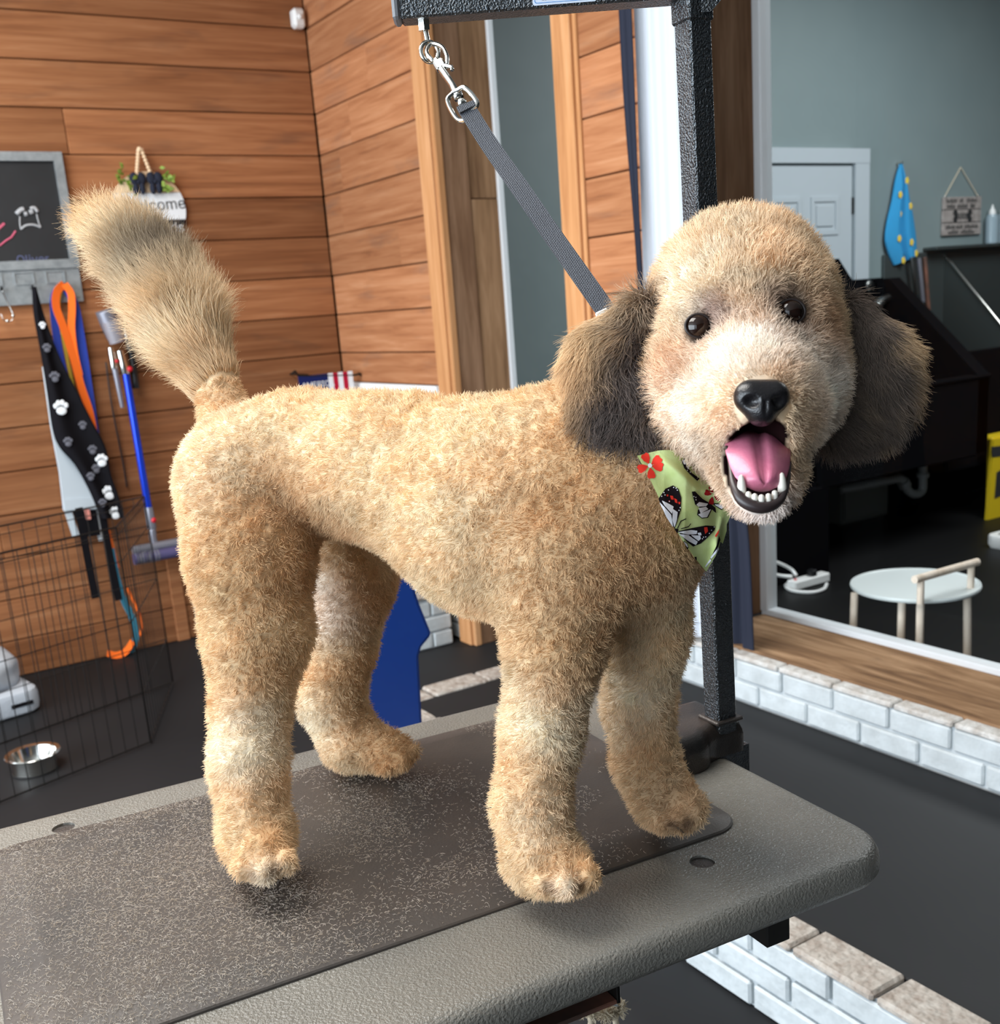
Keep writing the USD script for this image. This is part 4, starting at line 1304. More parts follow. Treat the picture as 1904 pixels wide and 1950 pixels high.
neck = [cloth([(-78, 80)])[0] - BZ * 0.022, V(*(0.5896, 0.7504, 1.3422)), V(*(0.6151, 0.8109, 1.3746)), V(*(0.6999, 0.8696, 1.3809)), V(*(0.7436, 0.8429, 1.3407)), V(*(0.714, 0.7606, 1.2876)), cloth([(88, 14)])[0] - BZ * 0.006]
obj(bd, "neck_band", ribbon(spline(neck, 40), unit(HU + HF * 0.2), 0.014, 0.003), "bandana_cotton", smooth=40)


def petal(cx, cy, r, a):
    q = Polygon([(0.18, -0.03), (0.5, -0.26), (0.85, -0.33), (1.0, -0.2), (0.96, 0.0), (1.0, 0.2), (0.85, 0.33), (0.5, 0.26), (0.18, 0.03)])
    return affinity.translate(affinity.rotate(affinity.scale(q, r, r, origin=(0, 0)), a, origin=(0, 0)), cx, cy)


(f1,) = zz([(440, 400)])
obj(bd, "flower_print", cat(*[sheet(petal(*f1, 24, a), 5, 0.0006) for a in (38, -8, -82, -160, 118)]), "print_red", smooth=False)
obj(bd, "flower_print", sheet(Point(*f1).buffer(4.0), 5, 0.0009), "print_white", smooth=False)
(f2,) = zz([(1290, 750)])
obj(bd, "flower_print", cat(*[sheet(petal(*f2, 17, a), 4, 0.0006) for a in (25, -20, -95, 160, 100)]), "print_dark_red", smooth=False)
BLACK = [
    [(545, 820), (640, 690), (740, 645), (810, 690), (850, 800), (845, 950), (800, 1100), (765, 1190), (700, 1100), (620, 985)],
    [(815, 1222), (1000, 1180), (1200, 1140), (1345, 1142), (1340, 1190), (1230, 1300), (1150, 1370), (1040, 1412), (940, 1350), (870, 1285)],
    [(760, 1185), (820, 1195), (810, 1250), (790, 1235)],
    [(890, 1345), (950, 1370), (972, 1430), (950, 1455)],
    [(990, 720), (1035, 712), (1150, 800), (1260, 850), (1340, 905), (1355, 975), (1330, 960), (1290, 930), (1235, 1040), (1140, 1055), (1070, 1010), (1078, 950), (1110, 920), (1040, 880)],
    [(1285, 850), (1450, 848), (1480, 880), (1430, 935), (1400, 920), (1320, 872)],
    [(830, 280), (850, 330), (885, 300), (920, 390), (1000, 480), (1112, 540), (1075, 575), (960, 490), (890, 430)],
    [(1400, 1270), (1432, 1318), (1335, 1520), (1215, 1705), (1290, 1590)],
    [(1340, 795), (1420, 790), (1500, 735), (1490, 760), (1420, 806), (1350, 806)],
    [(1058, 1545), (1095, 1542), (1100, 1580), (1085, 1590)],
    [(800, 1185), (845, 1090), (920, 1058), (922, 1068), (855, 1098), (812, 1190)],
    [(850, 1188), (958, 1156), (988, 1118), (996, 1124), (965, 1166), (856, 1196)],
]
WHITE = [
    [(596, 848), (690, 888), (742, 915), (722, 1000), (625, 900)], [(740, 952), (798, 985), (790, 1080), (762, 1165), (735, 1080)], [(565, 872), (712, 1022), (738, 1160), (650, 1040)],
    [(825, 1236), (1000, 1206), (1082, 1214), (1078, 1248), (960, 1258)], [(835, 1262), (960, 1272), (1098, 1350), (1078, 1388), (965, 1340)], [(1010, 1270), (1130, 1276), (1140, 1310), (1112, 1335)], [(1095, 1240), (1135, 1235), (1145, 1262), (1110, 1262)],
    [(1062, 880), (1100, 850), (1228, 862), (1200, 890), (1085, 902)], [(1092, 926), (1200, 905), (1228, 928), (1120, 985)], [(1090, 1005), (1225, 952), (1268, 935), (1215, 1030), (1140, 1040)],
    [(1335, 868), (1440, 864), (1462, 886), (1428, 916)], [(862, 320), (888, 318), (912, 372), (885, 372)], [(920, 395), (940, 400), (958, 432), (935, 425)],
    [(905, 1362), (940, 1380), (955, 1420), (930, 1400)], [(1385, 1420), (1400, 1440), (1310, 1560), (1300, 1550)], [(1295, 1575), (1305, 1590), (1240, 1670), (1232, 1664)],
]
RED = [[(700, 775), (740, 778), (752, 825), (715, 825)], [(755, 805), (792, 822), (802, 872), (768, 860)], [(655, 762), (680, 765), (676, 786), (655, 786)], [(812, 850), (838, 855), (832, 885), (815, 880)], [(1180, 1165), (1225, 1160), (1240, 1215), (1200, 1250), (1185, 1205)], [(1340, 1270), (1400, 1180), (1386, 1240), (1352, 1290)], [(680, 840), (700, 838), (700, 856), (682, 856)]]
for q in BLACK:
    obj(bd, "butterfly_print", sheet(zz(q), 5, 0.0006), "print_black", smooth=False)
for q in WHITE:
    obj(bd, "wing_patch", sheet(Polygon(zz(q)).buffer(0.6), 5, 0.0009), "print_white", smooth=False)
for q in RED:
    obj(bd, "wing_spot", sheet(zz(q), 5, 0.0009), "print_red", smooth=False)
dots = [(588, 788), (618, 740), (632, 770), (680, 705), (748, 672), (780, 680), (796, 705), (690, 850), (1020, 780), (1050, 820), (1048, 788), (1260, 1240), (1290, 1200), (1210, 1285), (1180, 1290), (1330, 1155), (930, 450), (975, 470), (1165, 1310), (836, 925), (820, 960)]
obj(bd, "wing_dots", cat(*[sheet(Point(*zz([d])[0]).buffer(1.1, 3), 5, 0.0010) for d in dots]), "print_white", smooth=False)

# ================================================================ behind and below the table
bp = Polygon([(q[0], q[2]) for q in ((0.9647, 2.2000, 0.8938), (1.0659, 2.2000, 0.8903), (1.1011, 2.2000, 0.8773), (1.1108, 2.2000, 0.8655), (1.1297, 2.2000, 0.7808), (1.1530, 2.2000, 0.7048), (1.1507, 2.2000, 0.6962), (1.1244, 2.2000, 0.675), (1.1153, 2.2000, 0.655), (1.1102, 2.2000, 0.551), (1.1050, 2.2000, 0.4315))] + [((1.1050, 2.2000, 0.4315)[0], 0.0), ((0.8813, 2.2000, 0.4963)[0], 0.0)])
bp = bp.buffer(-0.012).buffer(0.012)
slide = thing("play_slide", "royal blue moulded plastic slide panel standing on the floor behind the table", "slide")
slab_ = lambda ins, y, d: extrude(bp.buffer(-ins), d, (V(0, y + d, 0), V(1, 0, 0), V(0, 0, 1)))
obj(slide, "side_panel", slab_(0.0, 2.206, 0.032), "blue_plastic", smooth=False)
obj(slide, "raised_face", cat(slab_(0.003, 2.2035, 0.037), slab_(0.008, 2.2015, 0.041)), "blue_plastic", smooth=False)
obj(slide, "foot_rail", bx(((0.9067, 2.2000, 0.4889)[0], 2.245, 0.0), ((1.0939, 2.2000, 0.4347)[0], 2.50, 0.03), 0.01), "blue_plastic")

wt = thing("white_bag", "crumpled white bag lying on the low brick pier beside the doorway", "bag")
prof_ = [(2.0178, 4.2000, 0.2279), (2.0746, 4.2000, 0.3453), (2.1273, 4.2000, 0.3494), (2.1994, 4.2000, 0.2776), (2.2634, 4.2000, 0.216), (2.2927, 4.2000, 0.1804), (2.1993, 4.2000, 0.1974)]
pz = np.array([[q[0], q[2]] for q in prof_])
pz[:, 1] = np.maximum(pz[:, 1], 0.2515)
rings = []
for t, sc in ((0.0, 0.55), (0.06, 0.9), (0.12, 1.0), (0.2, 0.85), (0.26, 0.45)):
    c = pz.mean(0)
    q = c + (pz - c) * sc
    q[:, 1] = np.maximum(q[:, 1] - (1 - sc) * 0.03, 0.2515)
    rings.append(np.column_stack([q[:, 0] + 0.02 * math.sin(9 * t), np.full(len(q), 4.10 + t), q[:, 1]]))
obj(wt, "sack", trimesh.Trimesh(*trimesh.remesh.subdivide_loop(loft(rings).vertices, loft(rings).faces, 2), process=False), "white_paint", smooth=True)

# a frayed rope toy dangling under the tray
rt = thing("rope_toy", "frayed beige rope toy hanging on thin cords under the grooming table", "toy")
ends = [(0.7292, 1.0200, 0.5414), (0.762, 1.0200, 0.5314)]
for q, (tu, tv) in zip(ends, ((0.405, 0.90), (0.43, 0.905))):
    t_ = uvz(tu, tv, 0.7745)
    obj(rt, "cord", tube(spline([t_, (t_ + V(*q)) / 2 + V(0.003, 0, 0), V(*q)], 12), 0.0016, 8), "grey_cloth", smooth=True)
for k, q in enumerate(((0.714, 1.0200, 0.5459), (0.7391, 1.0200, 0.5322), (0.7591, 1.0200, 0.5279))):
    n_ = 140
    rr = np.random.default_rng(40 + k)
    d_ = rr.normal(0, 1, (n_, 3)) + V(0, 0, 0.6 if k != 1 else -0.4)
    d_ /= np.linalg.norm(d_, axis=1, keepdims=True)
    o_ = V(*q) + rr.normal(0, 0.0015, (n_, 3))
    curves(rt, "tuft", np.stack([o_, o_ + d_ * 0.006, o_ + d_ * 0.011 + rr.normal(0, 0.001, (n_, 3)), o_ + d_ * 0.014 + rr.normal(0, 0.002, (n_, 3))], 1), V(0.0014, 0.0014, 0.0012, 0.0006), "cord_beige")
for q, r_ in ((((0.7171, 1.0200, 0.5406)), ((0.7073, 1.0200, 0.4974))), (((0.7529, 1.0200, 0.5275)), ((0.7568, 1.0200, 0.474)))):
    obj(rt, "rope", tube(spline([V(*q), (V(*q) + V(*r_)) / 2 + V(0.002, 0, 0), V(*r_)], 12), 0.0042, 10), "cord_beige", smooth=True)

# ================================================================ curtains beside the window
def drape(name, label, mat, pts, widths, amp, waves, depth, hem, cat_="curtain"):
    """a hanging cloth: centre line from top to bottom, widths along y, folds toward the room"""
    n, m = 40, 60
    c, w = spline(pts, n), np.interp(np.linspace(0, len(pts) - 1, n), range(len(pts)), widths)
    grid = []
    for k in range(n):
        s = np.linspace(-0.5, 0.5, m)
        fold = amp * np.sin(s * waves * 2 * np.pi + 0.6 + 0.4 * k / n) + 0.4 * amp * np.sin(s * waves * 4.3 * np.pi + 1.0)
        grid.append(np.column_stack([c[k][0] + fold, c[k][1] + s * w[k], np.full(m, c[k][2])]))
    front = np.array(grid)
    v = np.vstack([front.reshape(-1, 3), (front + V(depth, 0, 0)).reshape(-1, 3)])
    f = []
    N = n * m
    for i in range(n - 1):
        for j in range(m - 1):
            a, b, cc_, d = i * m + j, i * m + j + 1, (i + 1) * m + j + 1, (i + 1) * m + j
            f += [[a, cc_, b], [a, d, cc_], [N + a, N + b, N + cc_], [N + a, N + cc_, N + d]]
    rim = [i * m for i in range(n)] + [(n - 1) * m + j for j in range(1, m)] + [i * m + m - 1 for i in range(n - 2, -1, -1)] + [j for j in range(m - 2, 0, -1)]
    for a, b in zip(rim, rim[1:] + rim[:1]):
        f += [[a, b, N + b], [a, N + b, N + a]]
    t = thing(name, label, cat_)
    obj(t, "cloth", trimesh.Trimesh(v, f, process=False), mat, smooth=60)
    hz = [front[-1][j] + V(-0.002, 0, hem) for j in range(m)]
    obj(t, "hem", tube(hz, 0.0024, 6), mat, smooth=True)


plain("white_curtain", (196, 201, 209), 0.9)
drape("curtain", "bright white curtain hanging between the boards and the inner window", "white_curtain", [(2.262, 2.575, 3.3), (2.262, 2.570, 2.0), (2.262, 2.575, 0.37)], [0.235, 0.225, 0.26], 0.010, 3.2, 0.004, 0.05)
drape("curtain", "narrow dark navy curtain edge beside the wooden boards", "navy_cloth", [(2.222, 2.690, 3.3), (2.222, 2.686, 2.1), (2.222, 2.67, 1.5), (2.222, 2.66, 0.37)], [0.060, 0.050, 0.016, 0.05], 0.006, 1.2, 0.004, 0.05)
drape("curtain", "dark navy curtain end resting on the wooden window sill", "navy_cloth", [(2.2350, 2.4006, 1.3112), (2.2450, 2.3505, 0.9943), (2.2700, 2.3317, 0.7415), (2.335, 2.392, 0.352)], [0.03, 0.075, 0.10, 0.125], 0.012, 1.3, 0.004, 0.055)


# ================================================================ things on and before the board wall behind
YW = YA - 0.004  # its face


def onwall(poly, depth, y=YW):
    """a polygon drawn in (x, z), pushed out of that wall toward the room"""
    return extrude(poly, depth, (V(0, y, 0), V(1, 0, 0), V(0, 0, 1)))


def tri(q):
    return (q[0], q[2])


def bezel(x0, z0, x1, z1, w):
    return sbox(x0, z0, x1, z1).difference(sbox(x0 + w, z0 + w, x1 - w, z1 - w))


# chalkboard in a galvanised frame, a hook rail under it
(cx1, _, cz1), (_, _, cz0) = (1.1224, 5.0500, 2.1898), (0.9269, 5.0500, 1.7296)
cx0 = cx1 - 0.62
cbd = thing("chalkboard", "black chalkboard in a galvanised metal frame over the hook rail", "chalkboard")
obj(cbd, "board", onwall(sbox(cx0 + 0.02, cz0 + 0.01, cx1 - 0.02, cz1 - 0.02), 0.012), "chalkboard", smooth=False)
obj(cbd, "frame", onwall(bezel(cx0, cz0 - 0.004, cx1, cz1, 0.036), 0.026), "galvanised", smooth=False)


def chalk(parent, name, pts, r, mat, y):
    obj(parent, name, tube([V(p[0], y, p[1]) for p in pts], r, 5), mat, smooth=True)


yc = YW - 0.0125
tm_ = text_mesh("LOVE", 0.085, 0.0008)
ang = math.radians(38)
lv = place(tm_, (V(*(0.6223, 5.0600, 1.7257)), V(math.cos(ang), 0, math.sin(ang)), V(-math.sin(ang), 0, math.cos(ang))))
obj(cbd, "chalk_word", lv, "chalk_pink", smooth=False)
chalk(cbd, "chalk_word", [tri(q) for q in ((0.8219, 5.0600, 1.8248), (0.8496, 5.0600, 1.8447), (0.8719, 5.0600, 1.8564), (0.8924, 5.0600, 1.8808))], 0.004, "chalk_pink", yc)
obj(cbd, "chalk_word", place(text_mesh("Oliver", 0.034, 0.0006), (V(*(0.8741, 5.0600, 1.7496)), V(1, 0, 0), V(0, 0, 1))), "chalk_blue", smooth=False)
for st, r_ in ((((0.9077, 5.0600, 1.9468), (0.9268, 5.0600, 1.9630), (0.9398, 5.0600, 1.9669)), 0.010), (((0.9644, 5.0600, 1.9664), (0.9816, 5.0600, 1.9703), (0.9912, 5.0600, 1.9534)), 0.008), (((0.9363, 5.0600, 1.9462), (0.9489, 5.0600, 1.9480)), 0.010), (((0.9578, 5.0600, 1.9520), (0.9729, 5.0600, 1.9559)), 0.010),
               (((0.9185, 5.0600, 1.9383), (0.914, 5.0600, 1.9114), (0.9138, 5.0600, 1.8864)), 0.003), (((0.9856, 5.0600, 1.9452), (0.9883, 5.0600, 1.9116), (0.9938, 5.0600, 1.8947)), 0.003), (((0.9138, 5.0600, 1.8864), (0.9327, 5.0600, 1.9005), (0.9539, 5.0600, 1.9042), (0.9742, 5.0600, 1.9015), (0.9935, 5.0600, 1.8926)), 0.005)):
    chalk(cbd, "chalk_dog_stroke", spline([tri(q) for q in st], 10), r_, "chalk_white", yc)

(rx1, _, rz1), (_, _, rz0) = (1.1179, 5.0500, 1.7296), (0.9446, 5.0500, 1.5854)
rx0 = rx1 - 0.74
rail = thing("hook_rail", "galvanised metal rail with embossed squares and hooks under the chalkboard", "rail")
obj(rail, "rail_plate", onwall(Polygon(rounded_rect(rx0, rz0, rx1, rz1, 0.006, 5)), 0.016), "galvanised", smooth=False)
for k in range(5):
    xc = rx1 - 0.10 - 0.125 * k
    obj(rail, "embossed_square", onwall(bezel(xc - 0.04, rz1 - 0.065, xc + 0.04, rz1 - 0.012, 0.006), 0.004, YW - 0.016), "galvanised", smooth=False)
HK = [(1.0459, 5.0300, 1.6563)[0], (0.9136, 5.0300, 1.6464)[0], (0.7937, 5.0300, 1.6404)[0]]
for hx in HK:
    obj(rail, "hook", tube(spline([(hx, YW - 0.016, rz0 + 0.065), (hx, YW - 0.045, rz0 + 0.060), (hx, YW - 0.052, rz0 + 0.075)], 10), 0.005, 8), "dark_metal", smooth=True)
obj(rail, "rivet", lathe([(0, 0), (0.006, 0), (0.004, 0.004), (0, 0.005)], 12).apply_transform(trimesh.transformations.rotation_matrix(math.pi / 2, [1, 0, 0])).apply_translation([rx1 - 0.02, YW - 0.016, rz0 + 0.02]), "galvanised", smooth=True)
kc = thing("key_chain", "thin chrome chain hanging from the hook at the left edge", "chain")
obj(kc, "chain", tube(spline([(HK[2], YW - 0.05, rz0 + 0.06), (0.8069, 5.0300, 1.5995), (0.8202, 5.0300, 1.5457), (0.8057, 5.0300, 1.5211), (0.7823, 5.0300, 1.5270), (0.7745, 5.0300, 1.5530)], 40), 0.0022, 6), "chrome", smooth=True)
for q in ((0.8198, 5.0300, 1.5436), (0.794, 5.0300, 1.5240)):
    obj(kc, "bead", trimesh.creation.icosphere(2, 0.007).apply_translation(q), "chrome", smooth=True)

# leads on the right-hand hook
ld = thing("dog_lead", "orange and blue nylon dog lead looped over the rail's right-hand hook", "lead")
y1 = YW - 0.035
fx = lambda q, y: V(q[0], y, q[2])
obj(ld, "orange_strap", ribbon(spline([fx(q, y1 - 0.012 - 0.004 * k) for k, q in enumerate(((1.0420, 5.0300, 1.6587), (1.0072, 5.0300, 1.6283), (0.9928, 5.0300, 1.5666), (1.0082, 5.0300, 1.4785), (1.0270, 5.0300, 1.3557), (1.0376, 5.0300, 1.2318), (1.0544, 5.0300, 1.1166), (1.0573, 5.0300, 0.9667)))], 40), V(1, 0.25, 0), 0.034, 0.003), "orange_cloth", smooth=40)
obj(ld, "orange_strap", ribbon(spline([fx(q, y1 - 0.02) for q in ((1.0420, 5.0300, 1.6587), (1.0608, 5.0300, 1.6166), (1.0546, 5.0300, 1.5517), (1.0401, 5.0300, 1.4761), (1.0349, 5.0300, 1.3772), (1.0404, 5.0300, 1.2764))], 40), V(1, -0.4, 0), 0.030, 0.003), "orange_cloth", smooth=40)
obj(ld, "blue_strap", ribbon(spline([fx(q, y1 + 0.004) for q in ((1.0455, 5.0300, 1.6542), (1.0730, 5.0300, 1.5724), (1.0764, 5.0300, 1.4182), (1.0741, 5.0300, 1.2394), (1.0723, 5.0300, 1.1031), (1.0683, 5.0300, 0.9653))], 40), V(1, 0.1, 0), 0.036, 0.003), "royal_blue_cloth", smooth=40)
obj(ld, "blue_strap", ribbon(spline([fx(q, y1 + 0.002) for q in ((1.0370, 5.0300, 1.6546), (0.9956, 5.0300, 1.6096), (0.9804, 5.0300, 1.4914), (0.9808, 5.0300, 1.3376), (0.9927, 5.0300, 1.2251), (1.0099, 5.0300, 1.0876))], 40), V(1, 0.1, 0), 0.030, 0.003), "royal_blue_cloth", smooth=40)
obj(ld, "rainbow_edging", ribbon(spline([fx(q, y1 - 0.006) for q in ((1.0311, 5.0300, 1.6442), (1.0036, 5.0300, 1.5550), (1.0036, 5.0300, 1.4240), (1.0078, 5.0300, 1.2907), (1.0156, 5.0300, 1.1777))], 30), V(1, 0.3, 0), 0.012, 0.003), "rainbow_edge", smooth=40)
l2 = thing("dog_lead", "teal and orange dog lead hanging below the paw print apron down to the floor", "lead")
obj(l2, "orange_strap", ribbon(spline([fx(q, y1 - 0.01) for q in ((1.0499, 5.0300, 0.59), (1.0568, 5.0300, 0.5163), (1.0661, 5.0300, 0.4121))], 16), V(1, 0.3, 0), 0.028, 0.003), "orange_cloth", smooth=40)
obj(l2, "teal_strap", ribbon(spline([fx(q, y1 - 0.014) for q in ((1.0549, 5.0300, 0.5045), (1.0594, 5.0300, 0.3691), (1.0718, 5.0300, 0.2676), (1.0899, 5.0300, 0.2012), (1.1037, 5.0300, 0.1352), (1.0989, 5.0300, 0.07291), (1.0771, 5.0300, 0.02451), (1.0456, 5.0300, 0.006493))], 40), V(1, 0.3, 0.1), 0.030, 0.003), "teal_cloth", smooth=40)
obj(l2, "orange_strap", ribbon(spline([fx(q, y1 - 0.02) for q in ((1.0831, 5.0300, 0.06384), (1.0432, 5.0300, 0.02232), (0.9994, 5.0300, 0.01499), (0.9623, 5.0300, 0.03394))], 16), V(0.2, 0.6, 0.8), 0.034, 0.003), "orange_cloth", smooth=40)
obj(l2, "orange_cord", tube(spline([fx(q, y1 - 0.01) for q in ((1.0976, 5.0300, 0.312), (1.1281, 5.0300, 0.2006), (1.1362, 5.0300, 0.128), (1.1187, 5.0300, 0.07602))], 20), 0.006, 8), "orange_cloth", smooth=True)

# apron with paw prints, hung by its neck loop
ap = thing("apron", "black apron printed with white paws hanging from the middle hook", "apron")
ya = YW - 0.085
LEFT = [(0.9063, 5.0200, 1.6505), (0.894, 5.0200, 1.5404), (0.8945, 5.0200, 1.3935), (0.8935, 5.0200, 1.2355), (0.8893, 5.0200, 1.0685), (0.904, 5.0200, 0.9874)]
RIGHT = [(0.9214, 5.0200, 1.6539), (0.936, 5.0200, 1.5160), (0.9679, 5.0200, 1.3499), (1.0079, 5.0200, 1.2238), (1.0513, 5.0200, 1.0832), (1.0905, 5.0200, 0.9631)]
LEFT2 = LEFT + [(0.9554, 5.0200, 0.9003), (0.9979, 5.0200, 0.7778), (1.0236, 5.0200, 0.6555)]
RIGHT2 = RIGHT + [(1.0947, 5.0200, 0.8457), (1.1115, 5.0200, 0.7485), (1.1223, 5.0200, 0.6392)]
Lc, Rc = spline(LEFT2, 40), spline(RIGHT2, 40)
ap_rows = []
for k in range(40):
    s = np.linspace(0, 1, 24)[:, None]
    row = Lc[k] * (1 - s) + Rc[k] * s
    row[:, 1] = ya - 0.018 * np.sin(s[:, 0] * 7 + 0.5) * min(k / 12, 1) - 0.02 * np.sin(s[:, 0] * np.pi)
    ap_rows.append(row)
fr = np.array(ap_rows)
rings = [np.vstack([fr[k], (fr[k] + V(0, 0.012, 0))[::-1]]) for k in range(40)]
obj(ap, "cloth", loft(rings), "black_cloth", smooth=60)


def paw_at(parent, k, s, r, mat="white_paint"):
    row = fr[k]
    c = row[int(s * 23)] - V(0, 0.006, 0)
    ms = []
    for dx, dz, q in ((0, -0.35, 0.62), (-0.62, 0.30, 0.27), (-0.22, 0.62, 0.30), (0.25, 0.62, 0.30), (0.64, 0.28, 0.27)):
        e = trimesh.creation.icosphere(1, 1.0)
        e.apply_scale([q * r, 0.003, q * r * (0.85 if q > 0.5 else 1.3)])
        e.apply_translation(c + V(dx * r, 0, dz * r))
        ms.append(e)
    obj(parent, "paw_print", cat(*ms), mat, smooth=True)


plain("paw_grey", (104, 104, 112), 0.9)
for k, s, r, m_ in ((6, 0.5, 0.016, "white_paint"), (9, 0.35, 0.020, "paw_grey"), (13, 0.35, 0.024, "paw_grey"), (17, 0.32, 0.034, "white_paint"), (20, 0.75, 0.02, "paw_grey"), (23, 0.25, 0.022, "paw_grey"), (25, 0.7, 0.022, "paw_grey"),
                    (27, 0.86, 0.03, "white_paint"), (29, 0.62, 0.022, "paw_grey"), (34, 0.7, 0.034, "white_paint"), (38, 0.72, 0.03, "white_paint"), (31, 0.3, 0.02, "paw_grey"), (36, 0.3, 0.02, "paw_grey")):
    paw_at(ap, k, s, r, m_)
for q0, q1 in (((0.9389, 5.0200, 0.7167), (0.9451, 5.0200, 0.3057)), ((1.0317, 5.0200, 0.678), (1.0423, 5.0200, 0.2756))):
    obj(ap, "tie_strap", ribbon(spline([fx(q0, ya - 0.01), (fx(q0, ya) + fx(q1, ya)) / 2, fx(q1, ya - 0.01)], 14), V(1, 0.2, 0), 0.034, 0.004), "black_cloth", smooth=40)
gb = thing("grey_bag", "pale grey cloth bag hanging behind the paw print apron", "bag")
gp = Polygon([tri(q) for q in ((0.9065, 5.0350, 1.3223), (0.8983, 5.0350, 1.0666), (0.9011, 5.0350, 0.8721), (0.8915, 5.0350, 0.7062), (1.0329, 5.0350, 0.6927), (1.0534, 5.0350, 0.8503), (1.0217, 5.0350, 1.0172), (0.9717, 5.0350, 1.2495))])
obj(gb, "pouch", onwall(gp.buffer(0.004), 0.03, YW - 0.012), "grey_cloth", smooth=False)
obj(gb, "pocket_band", onwall(Polygon([tri(q) for q in ((0.8916, 5.0300, 0.7535), (0.8906, 5.0300, 0.7069), (1.0319, 5.0300, 0.6934), (1.0371, 5.0300, 0.7401))]), 0.008, YW - 0.042), "grey_cloth", smooth=False)
for q0, q1 in (((0.9035, 5.0300, 0.7048), (0.9195, 5.0300, 0.584)), ((1.0223, 5.0300, 0.6902), (1.0268, 5.0300, 0.5458))):
    obj(gb, "side_strap", ribbon([fx(q0, YW - 0.03), fx(q1, YW - 0.03)], V(1, 0, 0), 0.03, 0.004), "grey_cloth", smooth=False)
bg = thing("black_pouch", "small black pouch with a pink tag under the grey bag", "pouch")
obj(bg, "pouch", onwall(Polygon([tri(q) for q in ((0.9331, 5.0300, 0.6953), (1.0172, 5.0300, 0.6863), (1.0179, 5.0300, 0.5763), (0.9501, 5.0300, 0.5786))]).buffer(0.004), 0.03, YW - 0.008), "black_cloth", smooth=False)
plain("pink_tag", (232, 150, 136), 0.6)
obj(bg, "tag", onwall(Polygon([tri(q) for q in ((0.9734, 5.0200, 0.6946), (0.9891, 5.0200, 0.6944), (0.9894, 5.0200, 0.6541), (0.9758, 5.0200, 0.654))]).buffer(0.003), 0.006, YW - 0.04), "pink_tag", smooth=False)

# welcome sign with bows, leaves and a bead hanger
ws = thing("welcome_sign", "round white wooden welcome sign with black bows, greenery and a bead hanger", "sign")
sc = V(*(1.4588, 5.0500, 1.9561))
R_ = 0.158
disc = Point(0, 0).buffer(R_, 48)
plac = lambda poly, d, y: extrude(affinity.translate(poly, sc[0], sc[2]), d, (V(0, y, 0), V(1, 0, 0), V(0, 0, 1)))
obj(ws, "white_band", plac(disc.intersection(sbox(-1, -0.045, 1, 0.068)), 0.014, YW), "white_paint", smooth=False)
obj(ws, "top_band", plac(disc.intersection(sbox(-1, 0.070, 1, 1)), 0.014, YW), "bead_wood", smooth=False)
obj(ws, "lower_band", plac(disc.intersection(sbox(-1, -1, 1, -0.047)), 0.014, YW), "chalkboard", smooth=False)
obj(ws, "lettering", place(text_mesh("welcome", 0.046, 0.001), (sc + V(-0.110, YW - 0.0145 - sc[1], -0.012), V(1, 0, 0.05), V(-0.05, 0, 1))), "ink", smooth=False)
obj(ws, "lettering", place(text_mesh("friends", 0.042, 0.001), (sc + V(-0.05, YW - 0.0145 - sc[1], -0.10), V(1, 0, 0), V(0, 0, 1))), "white_paint", smooth=False)
yb = YW - 0.03
for q0, q1 in (((1.4401, 5.0400, 2.1947), (1.4186, 5.0400, 2.0984)), ((1.4542, 5.0400, 2.1990), (1.4798, 5.0400, 2.0982))):
    a, b = fx(q0, yb), fx(q1, yb)
    for t in np.linspace(0, 1, 8):
        obj(ws, "bead", trimesh.creation.icosphere(2, 0.0088).apply_translation(a + (b - a) * t), "bead_wood", smooth=True)
obj(ws, "hanger_knot", trimesh.creation.icosphere(2, 0.011).apply_translation(fx((1.4456, 5.0400, 2.2011), yb)), "bead_wood", smooth=True)
for q, s in (((1.4183, 5.0300, 2.0692), -1), ((1.4912, 5.0300, 2.0709), 1)):
    c = fx(q, YW - 0.035)
    ms = []
    for dx, dz, sx, sz in ((-0.016, 0.012, 0.020, 0.026), (0.016, 0.012, 0.020, 0.026), (0.0, 0.0, 0.012, 0.013), (-0.014, -0.03, 0.013, 0.026), (0.014, -0.028, 0.013, 0.026)):
        e = trimesh.creation.icosphere(2, 1.0)
        e.apply_scale([sx, 0.012, sz])
        e.apply_translation(c + V(dx, 0, dz))
        ms.append(e)
    obj(ws, "bow", cat(*ms), "navy_cloth", smooth=True)
rng = np.random.default_rng(9)
for side, qs in ((-1, ((1.3651, 5.0300, 2.1016), (1.3965, 5.0300, 2.0587))), (1, ((1.5522, 5.0300, 2.0793), (1.5253, 5.0300, 2.0533)))):
    for k in range(22):
        c = fx(qs[k % 2], YW - 0.03) + rng.normal(0, 1, 3) * V(0.014, 0.006, 0.022)
        d = unit(V(side * rng.uniform(0.2, 1), -0.4, rng.uniform(-0.8, 1)))
        s_ = unit(np.cross(d, V(0, 1, 0.2)))
        L_ = rng.uniform(0.022, 0.036)
        n_ = np.cross(d, s_) * 0.003
        v = [c, c + d * L_ * 0.5 + s_ * L_ * 0.26 + n_, c + d * L_, c + d * L_ * 0.5 - s_ * L_ * 0.26 + n_, c + d * L_ * 0.5 - n_]
        obj(ws, "leaf", trimesh.Trimesh(v, [[0, 1, 4], [1, 2, 4], [2, 3, 4], [3, 0, 4], [0, 3, 1], [1, 3, 2]], process=False), "leaf_green", smooth=False)

